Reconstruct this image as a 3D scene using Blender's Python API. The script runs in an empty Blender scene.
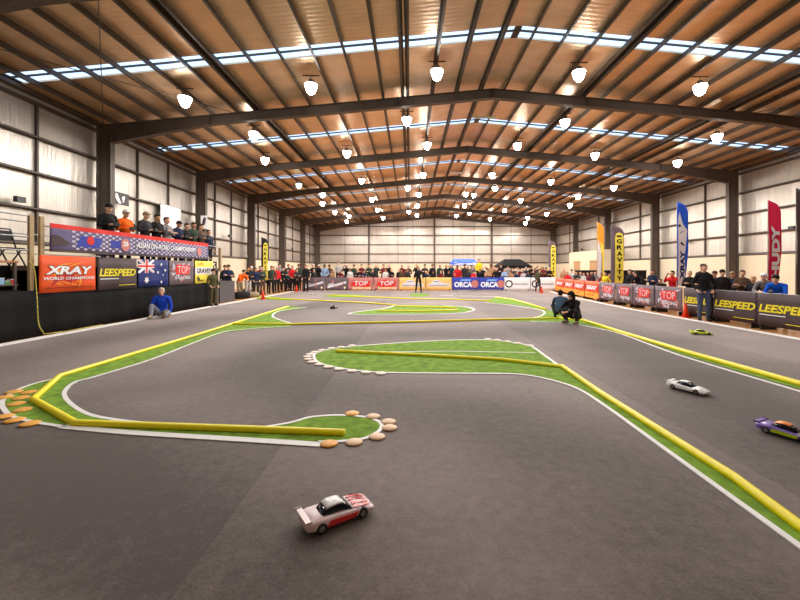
import bpy, bmesh, math, random
from mathutils import Vector, Matrix
from mathutils.geometry import tessellate_polygon
random.seed(7)
R = math.radians
C = bpy.context.scene.collection
F = 390.0; CAMZ = 1.5; VX = 410.0; VY = 270.0
CX = 3.7                      # middle of the hall
SLOPE = 0.093
def g(x, y, z=0.0):           # a photo measurement on the floor, turned into metres
    d = F*(CAMZ-z)/(y-VY)
    return ((x-VX)*d/F, d)

# ------------------------------------------------------------------ materials
M = {}
def srgb(r, g_, b):
    f = lambda c: (c/255/12.92) if c/255 <= .04045 else ((c/255+.055)/1.055)**2.4
    return (f(r), f(g_), f(b), 1)
def mat(name, col, rough=.6, metal=0., emit=None, strength=1., spec=.5, noise=None, bump=None):
    if name in M: return M[name]
    m = bpy.data.materials.new(name); m.use_nodes = True
    nt = m.node_tree; b = nt.nodes['Principled BSDF']
    b.inputs['Base Color'].default_value = col
    b.inputs['Roughness'].default_value = rough
    b.inputs['Metallic'].default_value = metal
    b.inputs['Specular IOR Level'].default_value = spec
    if emit:
        b.inputs['Emission Color'].default_value = emit
        b.inputs['Emission Strength'].default_value = strength
    if noise:      # (scale, amount, stretch)
        sc, am, st = noise
        tc = nt.nodes.new('ShaderNodeTexCoord'); mp = nt.nodes.new('ShaderNodeMapping')
        mp.inputs['Scale'].default_value = st
        n = nt.nodes.new('ShaderNodeTexNoise'); n.inputs['Scale'].default_value = sc; n.inputs['Detail'].default_value = 5
        cr = nt.nodes.new('ShaderNodeValToRGB')
        cr.color_ramp.elements[0].position = .3; cr.color_ramp.elements[1].position = .7
        cr.color_ramp.elements[0].color = (col[0]*(1-am), col[1]*(1-am), col[2]*(1-am), 1)
        cr.color_ramp.elements[1].color = (min(1, col[0]*(1+am)), min(1, col[1]*(1+am)), min(1, col[2]*(1+am)), 1)
        L = nt.links.new
        L(tc.outputs['Object'], mp.inputs['Vector']); L(mp.outputs[0], n.inputs['Vector']); L(n.outputs['Fac'], cr.inputs[0]); L(cr.outputs[0], b.inputs['Base Color'])
        if bump:
            bp = nt.nodes.new('ShaderNodeBump'); bp.inputs['Strength'].default_value = bump[0]; bp.inputs['Distance'].default_value = bump[1]
            L(n.outputs['Fac'], bp.inputs['Height']); L(bp.outputs[0], b.inputs['Normal'])
    M[name] = m
    return m
def cloth(name, r, g_, b): return mat('cloth_'+name, srgb(r, g_, b), .85, spec=.2, noise=(9, .14, (1, 1, 1)))

steel = mat('painted_steel', srgb(84, 73, 65), .5, .1, noise=(2.5, .12, (1, 1, 1)))
purlin_m = mat('purlin_steel', srgb(74, 63, 54), .5, .1, noise=(2, .15, (1, 1, 1)))
cream = mat('cream_concrete', srgb(206, 194, 168), .8, noise=(1.5, .04, (1, 1, 1)))
black = mat('black_drape', srgb(24, 23, 24), .9, spec=.2, noise=(5, .2, (1, 1, 1)))
blackp = mat('black_plastic', srgb(22, 22, 24), .4)
dgrey = mat('dark_grey_paint', srgb(72, 66, 68), .6)
tan = mat('tan_timber', srgb(176, 150, 108), .6, noise=(6, .15, (1, 1, 6)))
galv = mat('galvanised_tube', srgb(150, 148, 145), .4, .7)
white = mat('white_tape', srgb(232, 230, 226), .6, noise=(12, .05, (1, 1, 1)))
whitep = mat('white_paint', srgb(240, 240, 238), .5)
yellow = mat('yellow_hose', srgb(255, 234, 0), .42, noise=(14, .07, (1, 1, 1)))
grass = mat('artificial_turf', srgb(118, 152, 54), .95, spec=.15, noise=(7, .3, (1, 1, 1)), bump=(.6, .01))
grass_d = grass
disc_or = mat('orange_disc', srgb(236, 168, 62), .5, noise=(25, .18, (1, 1, 1)))
disc_pk = mat('pale_disc', srgb(226, 186, 142), .5, noise=(25, .2, (1, 1, 1)))
disc_wh = mat('whitish_disc', srgb(232, 214, 196), .5, noise=(25, .12, (1, 1, 1)))
cone_m = mat('cone_orange', srgb(240, 62, 20), .45)
glassd = mat('dark_glass', srgb(26, 28, 40), .12)
dark_tone = mat('tyre_rubber', srgb(20, 20, 20), .8)
timber = mat('timber_floor', srgb(188, 128, 72), .35, noise=(1.2, .18, (6, .6, 1)))
lampglow = mat('lamp_glow', (1, .97, .9, 1), .4, emit=(1, .95, .88, 1), strength=44)
lampgreen = mat('lamp_glow_green', (.7, 1, .85, 1), .4, emit=(.5, 1, .8, 1), strength=4)

def foil(name, col, metal, rough, streak, wire=False, bstr=.35):
    m = bpy.data.materials.new(name); m.use_nodes = True; nt = m.node_tree; L = nt.links.new
    b = nt.nodes['Principled BSDF']; b.inputs['Metallic'].default_value = metal
    tc = nt.nodes.new('ShaderNodeTexCoord'); mp = nt.nodes.new('ShaderNodeMapping'); mp.inputs['Scale'].default_value = streak
    n = nt.nodes.new('ShaderNodeTexNoise'); n.inputs['Scale'].default_value = 1; n.inputs['Detail'].default_value = 7; n.inputs['Roughness'].default_value = .65
    n2 = nt.nodes.new('ShaderNodeTexNoise'); n2.inputs['Scale'].default_value = .45; n2.inputs['Detail'].default_value = 3
    cr = nt.nodes.new('ShaderNodeValToRGB'); cr.color_ramp.elements[0].position = .25; cr.color_ramp.elements[1].position = .75
    k = .72; cr.color_ramp.elements[0].color = (col[0]*k, col[1]*k*.97, col[2]*k*.95, 1); cr.color_ramp.elements[1].color = (min(1, col[0]*1.2), min(1, col[1]*1.2), min(1, col[2]*1.2), 1)
    ad = nt.nodes.new('ShaderNodeMath'); ad.operation = 'ADD'; ml = nt.nodes.new('ShaderNodeMath'); ml.operation = 'MULTIPLY'; ml.inputs[1].default_value = .5
    L(tc.outputs['Object'], mp.inputs[0]); L(mp.outputs[0], n.inputs['Vector']); L(tc.outputs['Object'], n2.inputs['Vector'])
    L(n.outputs['Fac'], ad.inputs[0]); L(n2.outputs['Fac'], ad.inputs[1]); L(ad.outputs[0], ml.inputs[0]); L(ml.outputs[0], cr.inputs[0])
    L(cr.outputs[0], b.inputs['Base Color'])
    b.inputs['Roughness'].default_value = rough
    bp = nt.nodes.new('ShaderNodeBump'); bp.inputs['Strength'].default_value = bstr; bp.inputs['Distance'].default_value = .06
    h = n.outputs['Fac']
    if wire:
        w = nt.nodes.new('ShaderNodeTexWave'); w.bands_direction = 'Y'; w.inputs['Scale'].default_value = 1.6; w.inputs['Distortion'].default_value = 1.2; w.inputs['Detail'].default_value = 2
        L(tc.outputs['Object'], w.inputs['Vector'])
        a2 = nt.nodes.new('ShaderNodeMath'); a2.operation = 'MULTIPLY_ADD'; a2.inputs[1].default_value = .35
        L(w.outputs['Fac'], a2.inputs[0]); L(n.outputs['Fac'], a2.inputs[2]); h = a2.outputs[0]
    L(h, bp.inputs['Height']); L(bp.outputs[0], b.inputs['Normal'])
    return m
wall_foil = foil('wall_foil', srgb(190, 182, 172), .6, .36, (4.5, 4.5, .22), bstr=.7)
roof_foil = foil('roof_foil', srgb(222, 194, 162), .55, .36, (.9, 2.2, 1), wire=True, bstr=.2)

def carpet_mat():
    m = bpy.data.materials.new('carpet'); m.use_nodes = True; nt = m.node_tree; L = nt.links.new; N = nt.nodes.new
    b = nt.nodes['Principled BSDF']; b.inputs['Roughness'].default_value = .8; b.inputs['Specular IOR Level'].default_value = .35
    b.inputs['Sheen Weight'].default_value = .15
    tc = N('ShaderNodeTexCoord'); sep = N('ShaderNodeSeparateXYZ'); L(tc.outputs['Object'], sep.inputs[0])
    n1 = N('ShaderNodeTexNoise'); n1.inputs['Scale'].default_value = 55; n1.inputs['Detail'].default_value = 4; L(tc.outputs['Object'], n1.inputs['Vector'])
    n2 = N('ShaderNodeTexNoise'); n2.inputs['Scale'].default_value = .45; n2.inputs['Detail'].default_value = 4; L(tc.outputs['Object'], n2.inputs['Vector'])
    def math_(op, a, b_=None, c=None):
        q = N('ShaderNodeMath'); q.operation = op
        for i, v in enumerate((a, b_, c)):
            if v is None: continue
            if isinstance(v, (int, float)): q.inputs[i].default_value = v
            else: L(v, q.inputs[i])
        return q.outputs[0]
    roll = math_('FLOOR', math_('MULTIPLY', math_('ADD', sep.outputs[0], 1.09), 1/3.66))
    tone = math_('PINGPONG', roll, 1.0)
    n3 = N('ShaderNodeTexNoise'); n3.inputs['Scale'].default_value = 11; n3.inputs['Detail'].default_value = 5; n3.inputs['Roughness'].default_value = .7; L(tc.outputs['Object'], n3.inputs['Vector'])
    mpn = N('ShaderNodeMapping'); mpn.inputs['Scale'].default_value = (.22, .5, 1); L(tc.outputs['Object'], mpn.inputs[0]); n4 = N('ShaderNodeTexNoise'); n4.inputs['Scale'].default_value = .9; n4.inputs['Detail'].default_value = 3; n4.inputs['Distortion'].default_value = .8; L(mpn.outputs[0], n4.inputs['Vector'])
    v = math_('ADD', math_('MULTIPLY', n1.outputs['Fac'], .14), math_('MULTIPLY', n2.outputs['Fac'], .25))
    v = math_('ADD', v, math_('MULTIPLY', n3.outputs['Fac'], .22)); v = math_('ADD', v, math_('MULTIPLY', n4.outputs['Fac'], .22))
    v = math_('ADD', v, math_('MULTIPLY_ADD', tone, -.06, .05))
    at = N('ShaderNodeAttribute'); at.attribute_name = 'dark_tone'; v = math_('SUBTRACT', v, math_('MULTIPLY', at.outputs['Fac'], .17))  # carpet gets darker along the lane lines
    cr = N('ShaderNodeValToRGB'); cr.color_ramp.elements[0].position = .24; cr.color_ramp.elements[1].position = .62
    cr.color_ramp.elements[0].color = srgb(66, 54, 48); cr.color_ramp.elements[1].color = srgb(154, 138, 132)
    L(v, cr.inputs[0]); L(cr.outputs[0], b.inputs['Base Color'])
    bp = N('ShaderNodeBump'); bp.inputs['Strength'].default_value = .5; bp.inputs['Distance'].default_value = .004
    L(n1.outputs['Fac'], bp.inputs['Height']); L(bp.outputs[0], b.inputs['Normal'])
    return m
carpet_m = carpet_mat()

def skylight_mat():
    m = bpy.data.materials.new('skylight_sheet'); m.use_nodes = True; nt = m.node_tree; nt.nodes.clear()
    o = nt.nodes.new('ShaderNodeOutputMaterial'); t = nt.nodes.new('ShaderNodeBsdfTransparent'); t.inputs[0].default_value = (.88, .95, 1, 1)
    gl = nt.nodes.new('ShaderNodeBsdfGlossy'); gl.inputs['Roughness'].default_value = .3
    mx = nt.nodes.new('ShaderNodeMixShader'); mx.inputs[0].default_value = .08
    nt.links.new(t.outputs[0], mx.inputs[1]); nt.links.new(gl.outputs[0], mx.inputs[2]); nt.links.new(mx.outputs[0], o.inputs[0])
    return m
sky_m = skylight_mat()

# ------------------------------------------------------------------ mesh builder
class MB:
    def __init__(s): s.bm = bmesh.new(); s.mi = 0; s.smooth = False
    def _tag(s, faces):
        for f in faces: f.material_index = s.mi; f.smooth = s.smooth
    def quad(s, pts):
        vs = [s.bm.verts.new(p) for p in pts]; f = s.bm.faces.new(vs); s._tag([f]); return f
    def box(s, x0, x1, y0, y1, z0, z1):
        return s.hexa([(x0, y0), (x1, y0), (x1, y1), (x0, y1)], z0, z1)
    def hexa(s, poly, z0, z1):    # vertical prism
        n = len(poly)
        a = [s.bm.verts.new((p[0], p[1], z0)) for p in poly]; b = [s.bm.verts.new((p[0], p[1], z1)) for p in poly]
        fs = [s.bm.faces.new(list(reversed(a))), s.bm.faces.new(b)]
        for i in range(n): fs.append(s.bm.faces.new((a[i], a[(i+1) % n], b[(i+1) % n], b[i])))
        s._tag(fs); return s
    def prism(s, pts, vec):       # polygon pushed along a vector
        v = Vector(vec); n = len(pts)
        a = [s.bm.verts.new(p) for p in pts]; b = [s.bm.verts.new(Vector(p)+v) for p in pts]
        fs = [s.bm.faces.new(list(reversed(a))), s.bm.faces.new(b)]
        for i in range(n): fs.append(s.bm.faces.new((a[i], a[(i+1) % n], b[(i+1) % n], b[i])))
        s._tag(fs); return s
    def cone(s, p0, p1, r0, r1, n=10, caps=True):
        p0 = Vector(p0); p1 = Vector(p1); d = (p1-p0)
        if d.length < 1e-6: return s
        q = d.to_track_quat('Z', 'Y')
        a = [s.bm.verts.new(p0+q @ Vector((math.cos(6.28318*i/n)*r0, math.sin(6.28318*i/n)*r0, 0))) for i in range(n)]
        b = [s.bm.verts.new(p1+q @ Vector((math.cos(6.28318*i/n)*r1, math.sin(6.28318*i/n)*r1, 0))) for i in range(n)]
        fs = [s.bm.faces.new((a[i], a[(i+1) % n], b[(i+1) % n], b[i])) for i in range(n)]
        if caps: fs += [s.bm.faces.new(list(reversed(a))), s.bm.faces.new(b)]
        s._tag(fs); return s
    def ball(s, c, r, sub=2):
        rr = r if isinstance(r, (tuple, list)) else (r, r, r)
        mt = Matrix.Translation(c) @ Matrix.Diagonal((rr[0], rr[1], rr[2], 1))
        o = bmesh.ops.create_icosphere(s.bm, subdivisions=sub, radius=1, matrix=mt)
        s._tag({f for v in o['verts'] for f in v.link_faces}); return s
    def limb(s, pts, rs, n=10, sub=2):
        for i in range(len(pts)):
            s.ball(pts[i], rs[i], sub)
            if i: s.cone(pts[i-1], pts[i], rs[i-1], rs[i], n)
        return s
    def tube(s, pts, r, n=8, closed=False):
        for i in range(1, len(pts)): s.cone(pts[i-1], pts[i], r, r, n)
        return s
    def loft(s, rings, closed=True):
        vs = [[s.bm.verts.new(p) for p in ring] for ring in rings]; fs = []
        n = len(rings[0])
        for i in range(len(vs)-1):
            for j in range(n): fs.append(s.bm.faces.new((vs[i][j], vs[i][(j+1) % n], vs[i+1][(j+1) % n], vs[i+1][j])))
        fs.append(s.bm.faces.new(list(reversed(vs[0])))); fs.append(s.bm.faces.new(vs[-1]))
        s._tag(fs); return s
    def lathe(s, prof, c=(0, 0, 0), n=20):
        rings = [[(c[0]+max(r, 1e-4)*math.cos(6.28318*k/n), c[1]+max(r, 1e-4)*math.sin(6.28318*k/n), c[2]+z) for k in range(n)] for r, z in prof]
        return s.loft(rings)
    def mesh(s, name):
        bmesh.ops.recalc_face_normals(s.bm, faces=s.bm.faces)
        me = bpy.data.meshes.new(name); s.bm.to_mesh(me); s.bm.free(); return me
    def build(s, name, m, parent=None, loc=None):
        me = s.mesh(name)
        for q in (m if isinstance(m, (list, tuple)) else [m]): me.materials.append(q)
        o = bpy.data.objects.new(name, me); C.objects.link(o)
        if parent: o.parent = parent
        if loc: o.location = loc
        return o

def tag(o, label=None, cat=None, group=None, kind=None):
    if label: o['label'] = label
    if cat: o['category'] = cat
    if group: o['group'] = group
    if kind: o['kind'] = kind
    return o
def thing(name, label, cat, loc=(0, 0, 0), rz=0, group=None):
    o = bpy.data.objects.new(name, None); o.empty_display_size = .1; C.objects.link(o)
    o.location = loc; o.rotation_euler = (0, 0, rz); return tag(o, label, cat, group)
def copy_tree(o, parent=None):
    c = o.copy(); C.objects.link(c)
    if parent: c.parent = parent
    for ch in list(o.children): copy_tree(ch, c)
    return c
ORD = ['first', 'second', 'third', 'fourth', 'fifth', 'sixth', 'seventh', 'eighth', 'ninth', 'tenth', 'eleventh', 'twelfth',
       'thirteenth', 'fourteenth', 'fifteenth', 'sixteenth', 'seventeenth', 'eighteenth', 'nineteenth', 'twentieth']

def slice_mesh(me, axis, step):
    bm = bmesh.new(); bm.from_mesh(me); vs = [v.co[axis] for v in bm.verts]; lo, hi = min(vs), max(vs)
    no = Vector((0, 0, 0)); no[axis] = 1; k = math.floor(lo/step)+1
    while k*step < hi:
        co_ = Vector((0, 0, 0)); co_[axis] = k*step
        bmesh.ops.bisect_plane(bm, geom=bm.verts[:]+bm.edges[:]+bm.faces[:], plane_co=co_, plane_no=no, dist=1e-5); k += 1
    bm.to_mesh(me); bm.free()
def text_mesh(txt, w, h, shear=0., bold=0.02, spacing=1.):
    cu = bpy.data.curves.new('t', 'FONT'); cu.body = txt; cu.size = 1; cu.extrude = .01; cu.offset = bold; cu.shear = shear; cu.resolution_u = 3; cu.space_character = spacing
    ob = bpy.data.objects.new('t', cu); C.objects.link(ob)
    dg = bpy.context.evaluated_depsgraph_get(); me = bpy.data.meshes.new_from_object(ob.evaluated_get(dg))
    bpy.data.objects.remove(ob); bpy.data.curves.remove(cu); me.materials.clear()
    xs = [v.co.x for v in me.vertices]; ys = [v.co.y for v in me.vertices]
    x0, x1, y0, y1 = min(xs), max(xs), min(ys), max(ys)
    for v in me.vertices:
        x = (v.co.x-x0)/(x1-x0)*w; z = (v.co.y-y0)/(y1-y0)*h; v.co = (x, -v.co.z*.3, z)
    return me

# ------------------------------------------------------------------ SETTING
Y0, Y1 = -5.0, 57.6
XL, XR = -14.1, 21.5
def roofz(x): return 9.77-SLOPE*abs(x-CX)      # underside of the roof sheets
fl = MB(); fl.box(XL-.2, XR+.2, Y0-.2, Y1+.2, -.3, -.012); tag(fl.build('floor', timber), kind='structure')

frames = [1.4+8*k for k in range(0, 8)]
frames[-1] = 57.3
# ceiling sheets with gaps for the skylights
sky = [(f+4-.2, f+4+.5) for f in frames[:-1]]
sky = [(a, b) for a, b in sky]
ce = MB()
edges = [Y0-.2]+[v for ab in sky for v in ab]+[Y1+.2]
for i in range(0, len(edges), 2):
    a, b = edges[i], edges[i+1]
    for x0, x1 in ((XL-.2, CX), (CX, XR+.2)):
        n = 8
        for k in range(n):
            xa = x0+(x1-x0)*k/n; xb = x0+(x1-x0)*(k+1)/n
            ce.prism([(xa, a, roofz(xa)), (xb, a, roofz(xb)), (xb, a, roofz(xb)+.06), (xa, a, roofz(xa)+.06)], (0, b-a, 0))
# closed ends beyond the walls
ceil = ce.build('ceiling', roof_foil); tag(ceil, kind='structure')
for a, b in sky:
    w = MB()
    for x0, x1 in ((XL+.2, CX-.1), (CX+.1, XR-.2)):
        w.quad([(x0, a-.05, roofz(x0)+.07), (x1, a-.05, roofz(x1)+.07), (x1, b+.05, roofz(x1)+.07), (x0, b+.05, roofz(x0)+.07)])
    w.build('skylight_sheet', sky_m, ceil)
    w = MB(); mid = a+.26
    for x0, x1 in ((XL+.1, CX), (CX, XR-.1)):
        w.prism([(x0, mid, roofz(x0)-.01), (x1, mid, roofz(x1)-.01), (x1, mid, roofz(x1)+.05), (x0, mid, roofz(x0)+.05)], (0, .05, 0))
    for x0, x1 in ((XL-.2, XL+.3), (XR-.3, XR+.2), (CX-.12, CX+.12)):
        w.prism([(x0, a, roofz(x0)+.01), (x1, a, roofz(x1)+.01), (x1, a, roofz(x1)+.05), (x0, a, roofz(x0)+.05)], (0, b-a, 0))
    w.build('skylight_bar', purlin_m, ceil)
# purlins
offs = [.53+1.09*k for k in range(16)]
def purlin(x, sgn):
    p = MB(); z = roofz(x)-.005; s = sgn
    prof = [(0, 0), (.085*s, 0), (.085*s, -.02), (.012*s, -.02), (.012*s, -.195), (-.07*s, -.195), (-.07*s, -.212), (0, -.212)]
    p.prism([(x+a, Y0, z+b-SLOPE*abs(a)) for a, b in prof], (0, Y1-Y0, 0))
    p.build('purlin', purlin_m, ceil)
for o_ in offs:
    for s in (-1, 1):
        x = CX+s*o_
        if XL+.25 < x < XR-.25: purlin(x, s)
for s in (-1, 1): purlin(CX+s*(offs[3]+.22), -s); purlin(CX+s*(offs[9]+.22), -s)
# cross rods under the roof
def rod(x0, y0, x1, y1):
    MB().tube([(x0, y0, roofz(x0)-.3), (x1, y1, roofz(x1)-.3)], .014, 6).build('brace_rod', steel, ceil)
for k in (0, 1, 3, 5):
    f0, f1 = frames[k], frames[k+1]
    rod(XL+.5, f0+.1, XL+6.5, f1-.1); rod(XL+6.5, f0+.1, XL+.5, f1-.1)
    rod(XR-.5, f0+.1, XR-6.5, f1-.1); rod(XR-6.5, f0+.1, XR-.5, f1-.1)
# rafters: tapered I beams
for f in frames:
    for s in (-1, 1):
        e = 17.1; rz = lambda u: roofz(CX)-.215-SLOPE*u
        def dep(u): return .42 if u < 12.5 else .42+(u-12.5)/(e-12.5)*.42
        us = [0, 4, 8, 12.5, e]
        r = MB()
        top = [(CX+s*u, f-.012, rz(u)) for u in us]; bot = [(CX+s*u, f-.012, rz(u)-dep(u)) for u in us]
        for i in range(4): r.prism([top[i], top[i+1], bot[i+1], bot[i]], (0, .024, 0))
        for i in range(4):
            for q, dz in ((top, -.02), (bot, 0)):
                a, b = q[i], q[i+1]
                r.prism([(a[0], f-.13, a[2]+dz), (b[0], f-.13, b[2]+dz), (b[0], f-.13, b[2]+dz+.02), (a[0], f-.13, a[2]+dz+.02)], (0, .26, 0))
        for u in (0.02, 4.2, 8.5, 12.6, 15.5):
            xx = CX+s*u; r.box(xx-.01, xx+.01, f-.12, f+.12, rz(u)-dep(u)+.01, rz(u)-.01)
        r.build('rafter', steel, ceil)
# side walls
ledge_z = 2.42
GZ = [2.5, 3.78, 5.12, 6.46, 7.72]
def side_wall(name, xs, s, thirds):
    w = MB(); w.box(*(sorted((xs, xs+.12*s))), Y0-.2, Y1+.2, 2.3, 8.35)
    wall = w.build(name, wall_foil); tag(wall, kind='structure')
    lw = MB(); lw.box(*sorted((xs-.16*s, xs+.12*s)), Y0, Y1, 0-.01, ledge_z); lw.build('concrete_dado', cream, wall)
    for z in GZ:
        q = MB(); a = xs-.2*s
        h = .09 if z > 2.6 else .14
        q.box(*sorted((xs, a)), Y0, Y1, z-h/2, z-h/2+.02); q.box(*sorted((a, a+.02*s)), Y0, Y1, z-h/2, z+h/2); q.box(*sorted((xs, a)), Y0, Y1, z+h/2-.02, z+h/2)
        q.build('girt', steel, wall)
    for f in frames:
        q = MB(); a, b = xs-.2*s, xs-.84*s
        q.box(*sorted((a, a-.03*s)), f-.13, f+.13, 0, 8.1); q.box(*sorted((b, b+.03*s)), f-.13, f+.13, 0, 8.1-.6); q.box(*sorted((a, b)), f-.014, f+.014, 0, 8.0)
        q.build('column', steel, wall)
        if f < 57:
            for t in thirds:
                q = MB(); yy = f+8*t; q.box(*sorted((xs-.01*s, xs-.1*s)), yy-.04, yy+.04, ledge_z, 7.75); q.build('mullion', steel, wall)
    return wall
wl = side_wall('wall_left', XL, -1, (.34, .66)); wr = side_wall('wall_right', XR, 1, (.37,))
def end_wall(name, y, s):
    w = MB()
    w.prism([(XL, y, 2.3), (XR, y, 2.3), (XR, y, roofz(XR)+.03), (CX, y, roofz(CX)+.03), (XL, y, roofz(XL)+.03)], (0, .12*s, 0))
    wall = w.build(name, wall_foil); tag(wall, kind='structure')
    MB().box(XL, XR, *sorted((y-.1*s, y+.12*s)), -.01, ledge_z).build('concrete_dado', cream, wall)
    for z in [2.6, 3.88, 5.24, 6.6, 7.9]:
        q = MB(); a = y-.2*s; q.box(XL, XR, *sorted((a, a+.02*s)), z-.06, z+.06); q.box(XL, XR, *sorted((a, y)), z+.04, z+.06)
        q.build('girt', steel, wall)
    for px in (369, 434.5, 491.5):
        x = (px-VX)*y/F if s > 0 else CX+(px-434.5)*.14
        MB().box(x-.12, x+.12, *sorted((y-.02*s, y-.32*s)), 0, roofz(x)-.15).build('column', steel, wall)
    for px in (345, 398, 413, 453, 474, 511, 531):
        if s > 0:
            x = (px-VX)*y/F; MB().box(x-.03, x+.03, *sorted((y, y-.06*s)), ledge_z, roofz(x)-.1).build('mullion', steel, wall)
end_wall('wall_back', Y1, 1); end_wall('wall_front', Y0, -1)
# flat roof eave closer between wall top and roof
for xs, nm in ((XL, 'trim_1'), (XR, 'trim_2')):
    s = -1 if xs < 0 else 1
    MB().box(*sorted((xs, xs-.25*s)), Y0, Y1, 7.98, roofz(xs)-.0).build(nm, steel); tag(bpy.data.objects[nm], kind='structure')

# cream block room in the far right corner
bl = MB()
bx0, by0, by1, bz = 19.5, 39.7, 47.8, 3.6
ys = [by0, 40.7, 42.4, 44.7, 46.5, by1]
for i in range(5):
    zz = 2.5 if i in (1, 3) else 0
    bl.box(bx0, bx0+.2, ys[i], ys[i+1], zz, bz)
bl.box(bx0+.2, XR-.17, by0, by0+.2, 0, bz); bl.box(bx0+.2, XR-.17, by1-.2, by1, 0, bz); bl.box(bx0+.2, XR-.17, by0+.2, by1-.2, bz-.15, bz)
tag(bl.build('wall_block_room', cream), kind='structure')
for i, (a, b) in enumerate(((40.7, 42.4), (44.7, 46.5))):
    d = MB(); d.box(bx0+.08, bx0+.13, a, b, 0, 2.5); o = d.build('door_%d' % (i+1), mat('brown_door', srgb(168, 132, 92), .6)); tag(o, kind='structure')
    MB().ball((bx0+.05, a+.12, 1.05), .035).build('door_handle', galv, o)

# ------------------------------------------------------------------ CARPET, TAPE, TURF, HOSES
car = MB()
rb = [(8.6, -2.5), (8.6, 15), (9.05, 20.8), (9.9, 27.2), (10.0, 28.0)]
poly = [(-8.32, -2.5)]+rb+[(-8.32, 28.0)]
LANES = [[(585, 331), (520, 331), (450, 333), (380, 337), (310, 346), (262, 358), (250, 370), (290, 385), (380, 402), (480, 420), (600, 470), (740, 590)],
       [(590, 333), (640, 355), (700, 380), (780, 418), (900, 470)], [(330, 303), (200, 322), (80, 343), (0, 362), (-90, 400)], [(-90, 450), (60, 480), (180, 520), (260, 590), (280, 700)]]
lane_segs = []
for L_ in LANES:
    q = [Vector(g(*p)) for p in L_]; lane_segs += [(q[k], q[k+1]) for k in range(len(q)-1)]
def lane_dark(x, y):  # darkening strength, highest along the lane lines and fading outwards
    p = Vector((x, y)); best = 9
    for a, b in lane_segs:
        ab = b-a; t = max(0, min(1, (p-a).dot(ab)/ab.length_squared)); best = min(best, (p-a-ab*t).length)
    return math.exp(-(best/1.0)**2)
def xr(y):
    for (xa, ya), (xb, yb) in zip(rb, rb[1:]):
        if y <= yb: return xa+(xb-xa)*max(0, (y-ya))/(yb-ya)
    return rb[-1][0]
ny, nx = 110, 56; rowsv = []
for j in range(ny+1):
    y = -2.5+30.5*j/ny; x1 = xr(y); rowsv.append([car.bm.verts.new((-8.32+(x1+8.32)*i/nx, y, 0)) for i in range(nx+1)])
for j in range(ny):
    for i in range(nx): car.bm.faces.new((rowsv[j][i], rowsv[j][i+1], rowsv[j+1][i+1], rowsv[j+1][i]))
low = [[car.bm.verts.new((v.co.x, v.co.y, -.008)) for v in rr] for rr in ([q[0] for q in rowsv], [q[-1] for q in rowsv], rowsv[0], rowsv[-1])]
for top_, lo_ in zip(([q[0] for q in rowsv], [q[-1] for q in rowsv], rowsv[0], rowsv[-1]), low):
    for k in range(len(top_)-1): car.bm.faces.new((top_[k], top_[k+1], lo_[k+1], lo_[k]))
_me = None
def carpet_done(o):
    at = o.data.attributes.new('dark_tone', 'FLOAT', 'POINT')
    for k, v in enumerate(o.data.vertices): at.data[k].value = lane_dark(v.co.x, v.co.y)
    return o
tag(carpet_done(car.build('track_carpet', carpet_m)), 'grey-brown carpet racing track covering the middle of the hall floor', 'carpet')

def line_pts(pts): return [Vector((p[0], p[1])) for p in pts]
def smooth_path(pts, n=6):       # Catmull-Rom
    P = line_pts(pts)
    if len(P) < 3: return P
    P = [P[0]*2-P[1]]+P+[P[-1]*2-P[-2]]; out = []
    for i in range(1, len(P)-2):
        for k in range(n):
            t = k/n; a, b, c, d = P[i-1], P[i], P[i+1], P[i+2]
            out.append(.5*((2*b)+(c-a)*t+(2*a-5*b+4*c-d)*t*t+(3*b-a-3*c+d)*t**3))
    out.append(P[-2]); return out
def strip(mb, P, w, z0, z1):
    L_, R_ = [], []
    for i, p in enumerate(P):
        a = P[max(i-1, 0)]; b = P[min(i+1, len(P)-1)]; t = (b-a)
        if t.length < 1e-6: t = Vector((1, 0))
        t.normalize(); nrm = Vector((-t.y, t.x))
        # mitre
        k = 1.0
        if 0 < i < len(P)-1:
            t1 = (p-a).normalized(); c = max(.45, abs(t1.dot(t))); k = 1/c
        L_.append(p+nrm*w/2*k); R_.append(p-nrm*w/2*k)
    n = len(P)
    v = [[mb.bm.verts.new((q[i].x, q[i].y, z)) for i in range(n)] for q, z in ((L_, z0), (R_, z0), (R_, z1), (L_, z1))]
    fs = []
    for i in range(n-1):
        for j in range(4): fs.append(mb.bm.faces.new((v[j][i], v[(j+1) % 4][i], v[(j+1) % 4][i+1], v[j][i+1])))
    fs.append(mb.bm.faces.new([v[j][0] for j in range(4)])); fs.append(mb.bm.faces.new([v[j][-1] for j in range(3, -1, -1)]))
    mb._tag(fs)
def tape(name, label, pts, w, smooth=True, raw=False):
    P = pts if raw else [g(*p) for p in pts]
    P = smooth_path(P) if smooth else line_pts(P)
    mb = MB(); strip(mb, P, w, 0.0005, .009)
    return tag(mb.build(name, white), label, 'tape line', 'white tape lines on the carpet')
def turf(label, pts, raw=False):
    P = [g(*p) for p in pts]; n = len(P)
    mb = MB(); a = [mb.bm.verts.new((p[0], p[1], .0003)) for p in P]; b = [mb.bm.verts.new((p[0], p[1], .006)) for p in P]
    for i in range(n): mb.bm.faces.new((a[i], a[(i+1) % n], b[(i+1) % n], b[i]))
    for t in tessellate_polygon([[Vector((p[0], p[1], 0)) for p in P]]):
        mb.bm.faces.new([b[i] for i in t]); mb.bm.faces.new([a[i] for i in reversed(t)])
    return tag(mb.build('turf_patch', grass), label, 'artificial turf', 'green turf pieces on the track')
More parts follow.
